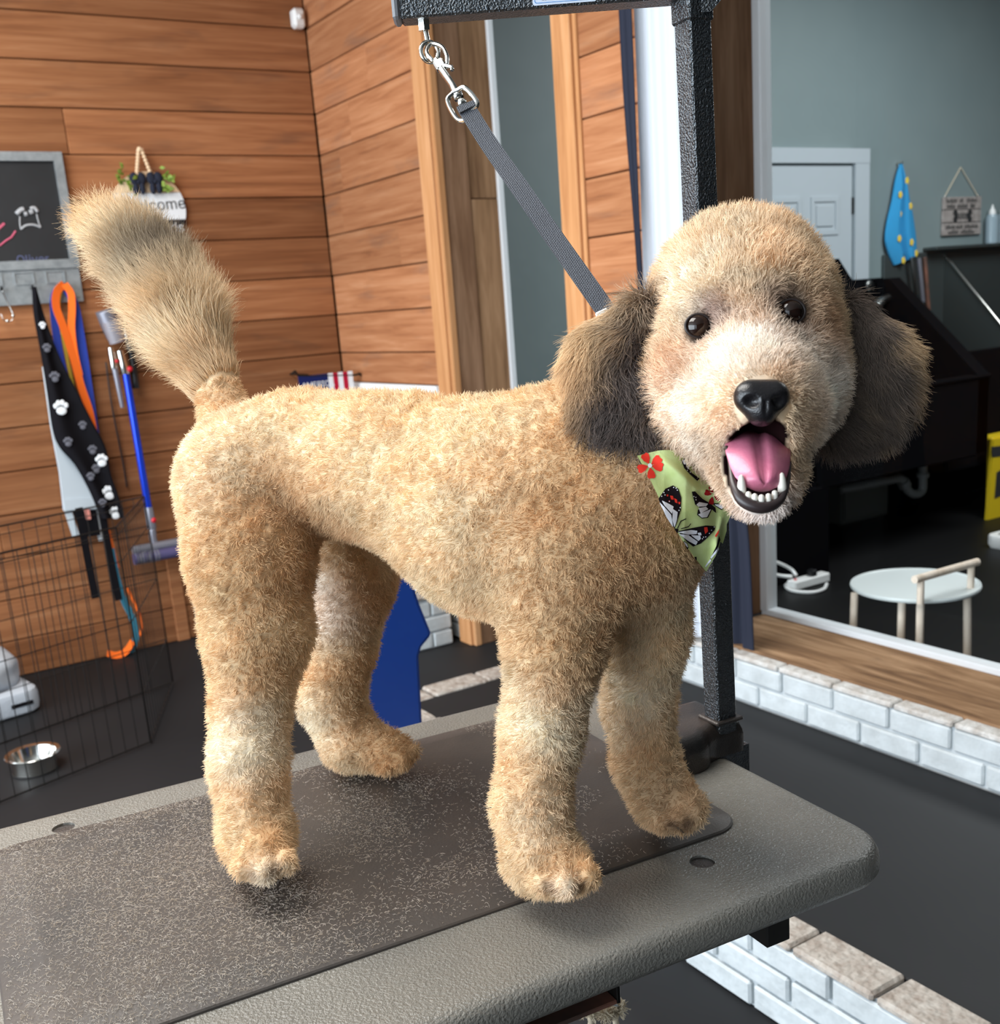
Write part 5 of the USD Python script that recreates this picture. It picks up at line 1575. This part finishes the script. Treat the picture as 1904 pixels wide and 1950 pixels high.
# motion sensor high in the corner
sn = thing("motion_sensor", "small white plastic motion sensor high in the board wall's corner", "sensor")
p0, p1 = V(*(2.2203, 5.0300, 2.8092)), V(*(2.2789, 5.0300, 2.7254))
obj(sn, "housing", bx((p0[0], 5.02, p1[2]), (p1[0], YW - 0.001, p0[2]), 0.012), "white_plastic")
obj(sn, "lens", trimesh.creation.icosphere(2, 0.014).apply_translation([(p0[0] + p1[0]) / 2, 5.022, p1[2] + 0.045]), "white_plastic", smooth=True)

# stick vacuum on the wall
vc = thing("stick_vacuum", "stick vacuum cleaner with a blue tube and purple brush head on the board wall", "vacuum cleaner")
yv = YW - 0.07
fv = lambda q, dy=0.0: V(q[0], yv + dy, q[2])
obj(vc, "motor_body", tube(spline([fv((1.1862, 5.0000, 1.5421)), fv((1.1995, 5.0000, 1.4860)), fv((1.2174, 5.0000, 1.4290))], 12), 0.042, 18), "vacuum_grey", smooth=True)
plain("clear_bin", (150, 146, 152), 0.15, metallic=0.2)
obj(vc, "dust_bin", tube([fv((1.1940, 5.0000, 1.4930), -0.03), fv((1.2133, 5.0000, 1.4024), -0.03)], V(0.038, 0.036), 18), "clear_bin", smooth=40)
for k in range(7):
    a_ = k * 2 * math.pi / 7
    c_ = fv((1.2308, 5.0000, 1.4280), -0.02)
    obj(vc, "cyclone", tube([c_ + V(0.026 * math.cos(a_), 0.02 * math.sin(a_), 0.03), c_ + V(0.034 * math.cos(a_), 0.026 * math.sin(a_), -0.015)], V(0.007, 0.012), 10), "chrome", smooth=True)
obj(vc, "handle", tube(spline([fv((1.1937, 5.0000, 1.5196)), fv((1.2532, 5.0000, 1.4710), 0.03), fv((1.2759, 5.0000, 1.3681), 0.03), fv((1.2726, 5.0000, 1.1972), 0.02)], 16), 0.016, 12), "black_plastic", smooth=True)
obj(vc, "coupling", tube([fv((1.2211, 5.0000, 1.3659)), fv((1.2327, 5.0000, 1.2652))], V(0.017, 0.020), 14), "chrome", smooth=True)
obj(vc, "release_button", trimesh.creation.icosphere(2, 0.013).apply_translation(fv((1.2493, 5.0000, 1.2842), -0.012)), "red_plastic", smooth=True)
obj(vc, "wand", tube([fv((1.2327, 5.0000, 1.2652)), fv((1.2412, 5.0000, 0.6679))], 0.0165, 16), "vacuum_blue", smooth=True)
obj(vc, "coupling", tube([fv((1.2412, 5.0000, 0.6679)), fv((1.2431, 5.0000, 0.5703))], V(0.019, 0.021), 14), "vacuum_grey", smooth=True)
obj(vc, "release_button", trimesh.creation.icosphere(2, 0.013).apply_translation(fv((1.2512, 5.0000, 0.608), -0.014)), "red_plastic", smooth=True)
obj(vc, "swivel", tube(spline([fv((1.2431, 5.0000, 0.5703)), fv((1.2415, 5.0000, 0.5118)), fv((1.2577, 5.0000, 0.4596))], 10), 0.017, 12), "vacuum_grey", smooth=True)
obj(vc, "brush_roller", tube([fv((1.1344, 5.0000, 0.448), -0.03), fv((1.3708, 5.0000, 0.4488), -0.03)], 0.026, 18), "vacuum_purple", smooth=40)
obj(vc, "brush_cover", tube([fv((1.1403, 5.0000, 0.486), -0.01), fv((1.3765, 5.0000, 0.4877), -0.01)], 0.020, 16), "vacuum_grey", smooth=40)
for k in range(8):
    q0, q1 = fv((1.1394, 5.0000, 0.4495), -0.03), fv((1.2489, 5.0000, 0.4488), -0.03)
    c_ = q0 + (q1 - q0) * (k + 0.5) / 8
    u_ = unit(q1 - q0)
    obj(vc, "bristle_ring", tube([c_ - u_ * 0.003, c_ + u_ * 0.003], 0.029, 14), "vacuum_grey", smooth=False)
ct = thing("crevice_tool", "slim grey crevice tool hanging beside the vacuum cleaner's blue tube", "vacuum tool")
obj(ct, "nozzle", tube([fv((1.1878, 5.0000, 1.2966), -0.004), fv((1.1946, 5.0000, 1.1227), -0.004)], V(0.013, 0.008), 12), "vacuum_grey", smooth=True)
obj(ct, "cuff", tube([fv((1.1833, 5.0000, 1.3825), -0.004), fv((1.1871, 5.0000, 1.2922), -0.004)], V(0.014, 0.016), 12), "chrome", smooth=True)
obj(ct, "button", trimesh.creation.icosphere(2, 0.008).apply_translation(fv((1.1986, 5.0000, 1.3228), -0.016)), "red_plastic", smooth=True)
cb = obj(None, "power_cable", tube(spline([fv((1.1691, 5.0000, 1.3209), 0.055), fv((1.1646, 5.0000, 1.1626), 0.055), fv((1.1679, 5.0000, 1.0241), 0.055), fv((1.1736, 5.0000, 0.8833), 0.055), fv((1.1738, 5.0000, 0.7649), 0.055)], 30), 0.0035, 6), "black_plastic", smooth=True, label="thin black power cable running down the boards behind the vacuum cleaner", cat="cable")

# banner hung across the corner: navy with white letters, then red and white stripes
yn = 4.86
bn = thing("flag_banner", "small flag banner, navy with white letters beside red and white stripes", "flag")
(ax_, _, az_), (bx_, _, _), (ex_, _, _) = (1.9724, 4.8600, 1.1846), (2.1219, 4.8600, 1.1701), (2.2490, 4.8600, 1.1604)
flag = lambda poly, d, y: extrude(poly, d, (V(0, y, 0), V(1, 0, 0), V(0, 0, 1)))
obj(bn, "navy_panel", flag(sbox(ax_, az_ - 0.30, bx_, az_), 0.004, yn), "navy_print", smooth=False)
w_ = (ex_ - bx_) / 5
for k in range(5):
    obj(bn, "stripe", flag(sbox(bx_ + k * w_, az_ - 0.30, bx_ + (k + 1) * w_, az_), 0.004, yn), "white_paint" if k % 2 == 0 else "red_print", smooth=False)
obj(bn, "lettering", place(text_mesh("AMERICA", 0.026, 0.001), (V(ax_ + 0.012, yn - 0.0045, az_ - 0.058), V(1, 0, 0), V(0, 0, 1))), "white_paint", smooth=False)
obj(bn, "rod", tube(spline([(1.9456, 4.8600, 1.1992), (1.9625, 4.8600, 1.2096), (1.9710, 4.8600, 1.1943), (1.9934, 4.8600, 1.1850), (2.1251, 4.8600, 1.1747), (2.2633, 4.8600, 1.1640), (2.2861, 4.8600, 1.1692), (2.2930, 4.8600, 1.1561)], 40), 0.005, 8), "dark_metal", smooth=True)
obj(bn, "bracket", tube([(ax_ + 0.05, yn, az_ + 0.003), (ax_ + 0.05, YW, az_ + 0.003)], 0.004, 8), "dark_metal", smooth=True)

# ---------------------------------------------------------------- the wire pen, the bed and the bowl on the floor
PA, PBc, PCc = V(*(0.1055, 3.5869, 0)), V(*(0.831, 3.8276, 0)), V(*(1.0921, 4.4436, 0))
back_dir = unit(V(PA[0] - PBc[0], PA[1] - PBc[1], 0))
PD = PCc + back_dir * 1.5
pen = thing("wire_pen", "black wire exercise pen standing in the corner around the grey dog bed", "pen")
HP = 0.80
for name_, a, b in (("panel", PA, PBc), ("panel", PBc, PCc), ("panel", PCc, PD)):
    L_ = np.linalg.norm(b - a)
    n_ = max(int(round(L_ / 0.052)), 3)
    path = pen + "/" + numbered(pen, name_)
    UsdGeom.Xform.Define(stage, path)
    up = V(0, 0, 1)
    for k in range(n_ + 1):
        q = a + (b - a) * k / n_
        obj(path, "upright", tube([q + up * 0.006, q + up * HP], 0.0034 if k in (0, n_) else 0.0016, 5), "dark_metal", smooth=True)
    for z in (0.012, 0.20, 0.46, 0.68, HP - 0.03, HP):
        obj(path, "cross_wire", tube([a + up * z, b + up * z], 0.0034 if z in (0.012, HP) else 0.0018, 5), "dark_metal", smooth=True)
bo = V(*(0.4463, 3.8823, 0))
bl = thing("dog_bowl", "shiny stainless steel dog bowl on the dark floor inside the wire pen", "bowl")
obj(bl, "bowl", lathe([(0, 0.012), (0.055, 0.012), (0.066, 0.03), (0.076, 0.062), (0.090, 0.066), (0.0915, 0.064), (0.079, 0.058), (0.074, 0.03), (0.076, 0.006), (0.074, 0.0), (0.0, 0.0)], 48, bo), "chrome", smooth=40)
obj(bl, "rubber_ring", lathe([(0.070, 0.0), (0.0775, 0.0), (0.078, 0.006), (0.070, 0.007)], 40, bo), "black_rubber", smooth=40)
de = thing("dog_bed", "pale grey dog bed with a puffed cushion inside the wire pen", "dog bed")
e0, e1 = V(*(0.5985, 4.5150, 0)), V(*(0.4208, 4.4833, 0))
du = unit(V(e1[0] - e0[0], e1[1] - e0[1], 0))
dv = V(-du[1], du[0], 0)
dv = dv if dv[1] > 0 else -dv
fr_ = (e0, du, dv)
bs = rounded_slab(0, 0, 0.62, 0.48, 0.07, [(0.02, 0.0), (0.004, 0.012), (0.0, 0.035), (0.0, 0.075), (0.006, 0.095), (0.03, 0.105)])
obj(de, "base", place(bs, (e0, du, dv)) if np.cross(du, dv)[2] > 0 else place(bs, (e0 + dv * 0.48, du, -dv)), "bed_fabric", smooth=40)
cu = trimesh.creation.icosphere(4, 1.0)
cv = np.array(cu.vertices)
cv = np.sign(cv) * np.abs(cv) ** 0.72 * V(0.30, 0.22, 0.105)
cv += cu.vertex_normals * ((fbm(cv * 9, 3, 2) - 0.5) * 0.05)[:, None]
cv[:, 2] = np.maximum(cv[:, 2], -0.05)
obj(de, "cushion", trimesh.Trimesh(np.array([e0 + du * (0.31 + p[0]) + dv * (0.25 + p[1]) + V(0, 0, 0.155 + p[2]) for p in cv]), cu.faces, process=False), "bed_fabric", smooth=True)
obj(de, "label_tab", obox(e0 + du * 0.085 - dv * 0.001 + V(0, 0, 0.05), du, dv, V(0, 0, 1), (0.085, 0.004, 0.016), 0.001), "black_cloth", smooth=False)


# ================================================================ the washroom behind the glass
YF0 = YF - 0.002
ff = lambda poly, d, y=YF0: extrude(poly, d, (V(0, y, 0), V(1, 0, 0), V(0, 0, 1)))
dcr, dct = (5.4089, 4.4500, 2.1469), (5.0179, 4.4500, 2.1438)
dx1, dz1 = dcr[0], dct[2]
sx1 = (5.2768, 4.4500, 2.0138)[0]
dr_ = thing("door_1", kind="structure")
cw = dx1 - sx1
sz1 = (4.9756, 4.4500, 2.0532)[2]
sx0 = sx1 - 0.76
obj(dr_, "casing", ff(sbox(sx1 + 0.012, 0, dx1, dz1), 0.022), "door_paint", smooth=False)
obj(dr_, "casing", ff(sbox(sx0 - cw, 0, sx0 - 0.012, dz1), 0.022), "door_paint", smooth=False)
obj(dr_, "casing", ff(sbox(sx0 - cw, sz1 + 0.012, dx1, dz1), 0.024), "door_paint", smooth=False)
obj(dr_, "slab", ff(sbox(sx0, 0.01, sx1, sz1), 0.006), "door_paint", smooth=False)
pw = 0.225
for c_ in (0, 1):
    xL = sx0 + 0.115 if c_ == 0 else sx1 - 0.115 - pw
    for z0_, z1_ in ((sz1 - 0.37, sz1 - 0.165), (sz1 - 1.02, sz1 - 0.50), (0.18, sz1 - 1.16)):
        obj(dr_, "panel_moulding", ff(bezel(xL, z0_, xL + pw, z1_, 0.026), 0.007, YF0 - 0.006), "door_paint", smooth=False)
        obj(dr_, "panel", bx((xL + 0.045, YF0 - 0.013, z0_ + 0.045), (xL + pw - 0.045, YF0 - 0.005, z1_ - 0.045), 0.005), "door_paint", smooth=False)
hz0, hz1 = (5.3010, 4.4500, 1.7911)[2], (5.3001, 4.4500, 1.8830)[2]
obj(dr_, "hinge", bx((sx1 - 0.003, YF0 - 0.012, hz0), (sx1 + 0.016, YF0 - 0.004, hz1), 0.002), "dark_metal", smooth=False)

tw = thing("towel", "blue towel printed with yellow flowers hanging on the far grey wall", "towel")
TL = [(5.6665, 4.4200, 2.0609), (5.6311, 4.4200, 1.9798), (5.5967, 4.4200, 1.8492), (5.5616, 4.4200, 1.7473), (5.5451, 4.4200, 1.6447), (5.5749, 4.4200, 1.5635), (5.6238, 4.4200, 1.4925)]
TR = [(5.6853, 4.4200, 2.0609), (5.7257, 4.4200, 1.9647), (5.7572, 4.4200, 1.8614), (5.7888, 4.4200, 1.7718), (5.8162, 4.4200, 1.6661), (5.8288, 4.4200, 1.5749), (5.8251, 4.4200, 1.5385)]
a_, b_ = spline(TL, 36), spline(TR, 36)
rows_ = []
for k in range(36):
    s = np.linspace(0, 1, 26)[:, None]
    r = a_[k] * (1 - s) + b_[k] * s
    f_ = min(k / 8, 1)
    r[:, 1] = YF0 - 0.03 - f_ * (0.030 * np.sin(s[:, 0] * np.pi) - 0.052 * np.exp(-(((s[:, 0] - 0.52) / 0.10) ** 2)))
    rows_.append(r)
rows_ = np.array(rows_)
obj(tw, "cloth", loft([np.vstack([r, (r + V(0, 0.008, 0))[::-1]]) for r in rows_]), "towel_blue", smooth=60)
for k, s in ((6, 0.8), (10, 0.25), (16, 0.45), (24, 0.35), (26, 0.72), (32, 0.95), (34, 0.3), (14, 0.85)):
    c = rows_[k][int(s * 25)] - V(0, 0.003, 0)
    ms = []
    for t in range(5):
        e = trimesh.creation.icosphere(1, 1.0)
        e.apply_scale([0.0085, 0.003, 0.0105])
        e.apply_translation(c + V(0.009 * math.cos(t * 1.2566), 0, 0.011 * math.sin(t * 1.2566)))
        ms.append(e)
    obj(tw, "flower_print", cat(*ms), "towel_yellow", smooth=True)
obj(tw, "wall_hook", tube([(a_[0][0] + 0.004, YF0, a_[0][2] + 0.004), (a_[0][0] + 0.004, YF0 - 0.04, a_[0][2] + 0.006)], 0.006, 8), "chrome", smooth=True)

# small sign of three boards on a string
(gx0, _, gz1), (gx1, _, gz0) = (6.0897, 4.4300, 1.8729), (6.4706, 4.4300, 1.6442)
gs = thing("dog_sign", "weathered grey three-board sign with a black bone hanging by string on the far wall", "sign")
hh = (gz1 - gz0) / 3
for k in range(3):
    obj(gs, "board", bx((gx0 + random.uniform(-0.004, 0.004), YF0 - 0.016, gz0 + k * hh + 0.002), (gx1 + random.uniform(-0.004, 0.004), YF0 - 0.002, gz0 + (k + 1) * hh - 0.002), 0.002), "grey_wood_sign", smooth=False)
gw, gc = gx1 - gx0, (gx0 + gx1) / 2
bone = sbox(gc - 0.07, gz0 + hh * 1.28, gc + 0.07, gz0 + hh * 1.72)
for sx_ in (-1, 1):
    for sz_ in (-1, 1):
        bone = bone.union(Point(gc + sx_ * 0.072, gz0 + hh * 1.5 + sz_ * hh * 0.25).buffer(hh * 0.26))
obj(gs, "bone", ff(bone, 0.002, YF0 - 0.016), "ink", smooth=False)
obj(gs, "lettering", place(text_mesh("DOG", hh * 0.36, 0.001), (V(gc - 0.048, YF0 - 0.0182, gz0 + hh * 1.32), V(1, 0, 0), V(0, 0, 1))), "grey_wood_sign", smooth=False)
bars = []
for zf, spans in ((2.68, ((0.08, 0.34), (0.42, 0.50), (0.60, 0.86))), (2.26, ((0.10, 0.30), (0.36, 0.62), (0.70, 0.82))), (0.66, ((0.08, 0.30), (0.34, 0.52), (0.56, 0.90))), (0.26, ((0.14, 0.40), (0.46, 0.80)))):
    for s0, s1 in spans:
        x = gx0 + gw * s0
        while x < gx0 + gw * s1:
            bars.append(sbox(x, gz0 + hh * zf - 0.012, x + 0.007, gz0 + hh * zf + random.uniform(0.004, 0.014)))
            x += 0.0115
obj(gs, "worn_lettering", cat(*[ff(b, 0.0008, YF0 - 0.016) for b in bars]), "ink", smooth=False)
pk = (6.2601, 4.4300, 2.0447)
for x in (gx0 + 0.02, gx1 - 0.03):
    obj(gs, "string", tube([(x, YF0 - 0.008, gz1), (pk[0], YF0 - 0.008, pk[2])], 0.003, 6), "cord_beige", smooth=True)
    obj(gs, "eyelet", trimesh.creation.icosphere(1, 0.007).apply_translation([x, YF0 - 0.009, gz1 + 0.004]), "chrome", smooth=True)

# the tub: black sides, steel splash-backs
tub = thing("washing_tub", "black raised dog washing tub with steel splash panels against the far wall", "tub")
(fx1, _, fz1), (_, _, fz0) = (5.5258, 3.7000, 0.8705), (5.5520, 3.7000, 0.4352)
fx0 = (4.1877, 3.7000, 0.4261)[0]
quad = lambda pts, d, y: extrude(Polygon(pts), d, (V(0, y, 0), V(1, 0, 0), V(0, 0, 1)))
obj(tub, "front_panel", bx((fx0, 3.70, fz0), (fx1, 3.74, fz1), 0.006), "black_tub", smooth=False)
obj(tub, "front_rim", bx((fx0 + 0.3, 3.69, fz1 - 0.012), (fx1 + 0.004, 3.77, fz1 + 0.006), 0.004), "black_tub", smooth=False)
zb = 1.42
sw_ = Polygon([(3.70, fz0), (YF0, fz0), (YF0, zb), (4.30, zb), (3.70, fz1)])
side = lambda x, t: extrude(sw_, t, (V(x, 0, 0), V(0, 1, 0), V(0, 0, 1)))
obj(tub, "side_panel", side(fx1 - 0.10, 0.10), "black_tub", smooth=False)
wz = [tri(q) for q in ((4.1568, 3.7000, 1.5287), (4.3165, 3.7000, 1.5340), (4.5541, 3.7000, 1.2790), (4.7076, 3.7000, 1.1399), (4.6740, 3.7000, 0.8274), (4.1551, 3.7000, 0.8831))]
obj(tub, "wing_panel", quad(wz, 0.05, 3.76), "black_tub", smooth=False)
obj(tub, "back_panel", bx((fx0, YF0 - 0.03, fz0), (fx1, YF0, (5.6158, 4.4200, 1.4266)[2]), 0.004), "black_tub", smooth=False)
obj(tub, "floor_pan", bx((fx0, 3.72, fz0), (fx1, YF0 - 0.03, fz0 + 0.03), 0.004), "black_tub", smooth=False)
obj(tub, "leg_panel", bx(((3.8382, 3.7000, 0.3123)[0], 3.70, 0.0), ((4.2446, 3.7000, 0.5365)[0], 3.76, fz0 + 0.01), 0.006), "black_tub", smooth=False)
obj(tub, "leg_panel", bx(((4.1685, 3.7000, 0.256)[0] - 0.03, 3.76, 0.0), ((4.2446, 3.7000, 0.5365)[0], 4.3, fz0 + 0.01), 0.006), "black_tub", smooth=False)
obj(tub, "kick_panel", bx((4.15, YF0 - 0.012, 0.0), (8.6, YF0, fz0 + 0.02), 0.002), "black_tub", smooth=False)
obj(tub, "tap", tube(spline([(5.3197, 4.3000, 1.2646), (5.3739, 4.3000, 1.2996), (5.4657, 4.3000, 1.3237), (5.5207, 4.3000, 1.3621)], 16), V(*np.linspace(0.03, 0.012, 16)), 10), "steel", smooth=True)
obj(tub, "tap_plate", lathe([(0, 0), (0.035, 0), (0.03, 0.012), (0, 0.014)], 20).apply_transform(trimesh.transformations.rotation_matrix(math.pi / 2, [1, 0, 0])).apply_translation((5.3569, 4.3800, 1.3840)), "steel", smooth=True)
for q, r in (((5.5115, 4.0000, 0.9565), 0.016), ((5.4611, 3.9000, 0.877), 0.022), ((5.5266, 3.9000, 0.8824), 0.014)):
    obj(tub, "fitting", trimesh.creation.icosphere(2, r).apply_translation(q), "chrome", smooth=True)
obj(tub, "steel_back", bx((fx1 + 0.02, YF0 - 0.02, 0.55), (8.6, YF0, (6.1183, 4.4300, 1.5556)[2]), 0.004), "brushed_steel", smooth=False)
obj(tub, "steel_ledge", bx(((5.9250, 4.4000, 1.5850)[0], YF0 - 0.10, (6.3345, 4.4000, 1.5829)[2] - 0.02), (8.6, YF0 + 0.0, (6.3345, 4.4000, 1.5829)[2]), 0.003), "brushed_steel", smooth=False)
xs = (6.1047, 4.4200, 1.5491)[0]
sp_ = Polygon([(YF0 - 0.02, 0.55), (YF0 - 0.02, 1.53), (4.00, 1.07), (3.75, 0.80), (3.75, 0.55)])
obj(tub, "steel_side", extrude(sp_, 0.012, (V(xs, 0, 0), V(0, 1, 0), V(0, 0, 1))), "brushed_steel", smooth=False)
obj(tub, "steel_side_rim", tube([(xs, YF0 - 0.02, 1.535), (xs, 4.00, 1.075), (xs, 3.75, 0.805)], 0.010, 8), "chrome", smooth=True)
for q0, q1, m_ in (((5.7339, 4.3800, 1.5302), (5.7842, 4.3800, 1.3149), "steel"), ((5.7972, 4.3800, 1.5216), (5.8450, 4.3800, 1.2651), "vacuum_grey"), ((5.8509, 4.3800, 1.5255), (5.9026, 4.3800, 1.1836), "rusty_steel")):
    obj(tub, "pipe", tube([q0, q1], 0.014, 10), m_, smooth=True)
obj(tub, "second_front", bx((fx1 + 0.01, 3.95, 0.30), (8.6, 3.99, 0.98), 0.006), "black_tub", smooth=False)
obj(tub, "second_pan", bx((fx1 + 0.01, 3.99, 0.50), (8.6, YF0 - 0.02, 0.54), 0.004), "black_tub", smooth=False)

dp = thing("drain_pipe", "grey plastic drain pipe with a trap below the black tub", "pipe")
obj(dp, "trap", tube(spline([(5.3011, 3.9500, 0.3965), (5.3047, 3.9500, 0.2903), (5.2974, 3.9500, 0.2307), (5.2373, 3.9500, 0.2217), (5.1767, 3.9500, 0.2521), (5.1433, 3.9500, 0.3052), (5.0974, 3.9500, 0.3328), (5.0214, 3.9500, 0.3351), (4.6139, 3.9500, 0.3438)], 60), 0.024, 12), "pvc", smooth=True)
for q0, q1 in (((5.3033, 3.9500, 0.3329), (5.3041, 3.9500, 0.3086)), ((5.1531, 3.9500, 0.2797), (5.1295, 3.9500, 0.3132))):
    obj(dp, "collar", tube([q0, q1], 0.034, 14), "pvc", smooth=False)
cbx = thing("grey_cabinet", "pale grey cabinet box in the shadow below the black tub", "cabinet")
q0, q1 = (5.0327, 4.3000, 0.06243), (5.4512, 4.3000, 0.2676)
obj(cbx, "carcass", bx((q0[0], 4.30, 0.03), (q1[0], YF0 - 0.04, q1[2]), 0.006), "cabinet_grey", smooth=False)
obj(cbx, "door", bx((q0[0] + 0.02, 4.285, 0.06), (q1[0] - 0.02, 4.30, q1[2] - 0.03), 0.004), "cabinet_grey", smooth=False)
obj(cbx, "foot", bx((q0[0], 4.33, 0.0), (q1[0], YF0 - 0.06, 0.03), 0.002), "black_plastic", smooth=False)

for k, (px_, lab) in enumerate((((6.5319, 4.4000, 1.5952), "pale plastic bottle with a white nozzle on the tub ledge, nearer the sign"), ((6.6468, 4.4000, 1.5977), "pale plastic bottle with a white nozzle on the tub ledge at the frame's right edge"))):
    bt = thing("bottle", lab, "bottle")
    bz = (6.3345, 4.4000, 1.5829)[2]
    obj(bt, "body", lathe([(0, 0), (0.037, 0), (0.039, 0.01), (0.039, 0.155), (0.030, 0.175), (0.0, 0.178)], 28, (px_[0], YF0 - 0.05, bz)), "bottle_clear", smooth=40)
    obj(bt, "nozzle", lathe([(0, 0.17), (0.020, 0.172), (0.020, 0.195), (0.009, 0.215), (0.003, 0.235), (0, 0.236)], 20, (px_[0], YF0 - 0.05, bz)), "white_plastic", smooth=40)

# side table with a wooden handle rail
st = thing("tray_table", "round pale tray table with light wooden legs and a wooden grip rail", "side table")
tc_ = V(2.985, 2.245, 0)
R0 = 0.205
obj(st, "tray", lathe([(0, 0.436), (R0 - 0.012, 0.436), (R0 - 0.003, 0.439), (R0, 0.446), (R0 - 0.002, 0.452), (R0 - 0.006, 0.452), (R0 - 0.009, 0.449), (0, 0.449)], 64, tc_), "pale_table", smooth=40)
ha, hb = V(*(2.7801, 2.0924, 0.53)), V(*(3.0846, 2.0859, 0.53))
obj(st, "grip_rail", tube([ha, hb], 0.0125, 16), "blond_wood", smooth=40)
for t in (0.10, 0.90):
    q = ha + (hb - ha) * t
    obj(st, "rail_post", tube([(q[0], q[1], 0.447), (q[0], q[1], 0.53)], 0.011, 14), "blond_wood", smooth=True)
for q in ((2.8024, 2.3387, 0.4), (2.8535, 2.1928, 0.4), (2.8674, 2.1341, 0.4), (3.0357, 2.0850, 0.4)):
    d_ = unit(V(q[0], q[1], 0) - tc_) * 0.012
    obj(st, "leg", tube([(q[0], q[1], 0.438), (q[0] + d_[0], q[1] + d_[1], 0.0)], 0.0125, 14), "blond_wood", smooth=True)

# power strip with its looped cable on the floor by the tub's leg
ps = thing("power_strip", "white power strip with a looped white cable on the washroom floor", "power strip")
s0, s1 = V(*(3.8577, 3.6000, 0.07375)), V(*(4.1004, 3.6000, -0.0008021))
s0[2] = s1[2] = 0.024
obj(ps, "body", bx((s0[0], 3.57, 0.001), (s1[0], 3.63, 0.046), 0.006), "white_plastic")
obj(ps, "plug", bx((s0[0] * 0.42 + s1[0] * 0.58 - 0.018, 3.575, 0.044), (s0[0] * 0.42 + s1[0] * 0.58 + 0.018, 3.615, 0.078), 0.006), "black_plastic")
obj(ps, "switch", trimesh.creation.icosphere(1, 0.008).apply_translation([s0[0] + 0.03, 3.60, 0.046]), "red_plastic", smooth=True)
low = lambda pts: spline([V(q[0], q[1], max(q[2], 0.010)) for q in pts], 30)
obj(ps, "cable", tube(low([(3.5515, 3.6600, 0.1594), (3.7225, 3.6600, 0.1109), (3.8355, 3.6500, 0.06955), (3.8863, 3.6200, 0.05944)]), 0.0085, 8), "white_plastic", smooth=True)
obj(ps, "cable", tube(low([(3.5530, 3.6600, 0.215), (3.7237, 3.6600, 0.1728), (3.8362, 3.6600, 0.1308), (3.9116, 3.6500, 0.08638), (3.9153, 3.6200, 0.05901)]), 0.0085, 8), "white_plastic", smooth=True)
obj(ps, "cable", tube(low([(3.9462, 3.6830, 0.01), (3.8715, 3.6473, 0.01), (3.8309, 3.5624, 0.01), (3.8665, 3.4805, 0.01), (3.9457, 3.4770, 0.01), (4.0282, 3.5301, 0.01)]), 0.0085, 8), "white_plastic", smooth=True)

# yellow folding floor sign and a white tray at the right edge
ys = thing("floor_sign", "yellow plastic floor sign with black marks beside the tub at the right edge", "floor sign")
(yx0, _, yz1), (yx1, _, yz0) = (5.7476, 3.8500, 0.4715), (6.0859, 3.8500, 0.014)
for k, dy in enumerate((0.0, 0.06)):
    obj(ys, "leaf", quad([(yx0 + 0.03 + dy, max(yz1, 0.4)), (yx1, max(yz1, 0.4)), (yx1 + 0.03, 0.0), (yx0 + dy * 1.6, 0.0)], 0.02, 3.85 + dy), "yellow_plastic", smooth=False)
obj(ys, "top_hinge", bx((yx0 + 0.03, 3.84, max(yz1, 0.4) - 0.01), (yx1, 3.94, max(yz1, 0.4) + 0.012), 0.005), "yellow_plastic")
mk = [tri(q) for q in ((5.7551, 3.8300, 0.4322), (5.8812, 3.8300, 0.4249), (5.8956, 3.8300, 0.3611), (5.7689, 3.8300, 0.3691))]
obj(ys, "warning_panel", quad(mk, 0.002, 3.83), "ink", smooth=False)
mk = [tri(q) for q in ((5.8150, 3.8300, 0.273), (5.8899, 3.8300, 0.2935), (5.9160, 3.8300, 0.1326), (5.8044, 3.8300, 0.1185))]
obj(ys, "warning_figure", quad(mk, 0.002, 3.83), "ink", smooth=False)
wy = V(*(5.2796, 3.2883, 0.05))
wt_ = thing("white_tray", "low white plastic tray on the washroom floor at the right edge", "tray")
obj(wt_, "rim", rounded_slab(wy[0] - 0.13, wy[1] - 0.13, wy[0] + 0.25, wy[1] + 0.16, 0.05, [(0.012, 0.0), (0.0, 0.02), (0.0, 0.062), (0.006, 0.07), (0.02, 0.07)]), "white_plastic", smooth=40)
obj(wt_, "pad", rounded_slab(wy[0] - 0.09, wy[1] - 0.09, wy[0] + 0.21, wy[1] + 0.12, 0.03, [(0.0, 0.068), (0.002, 0.073)]), "cabinet_grey", smooth=40)
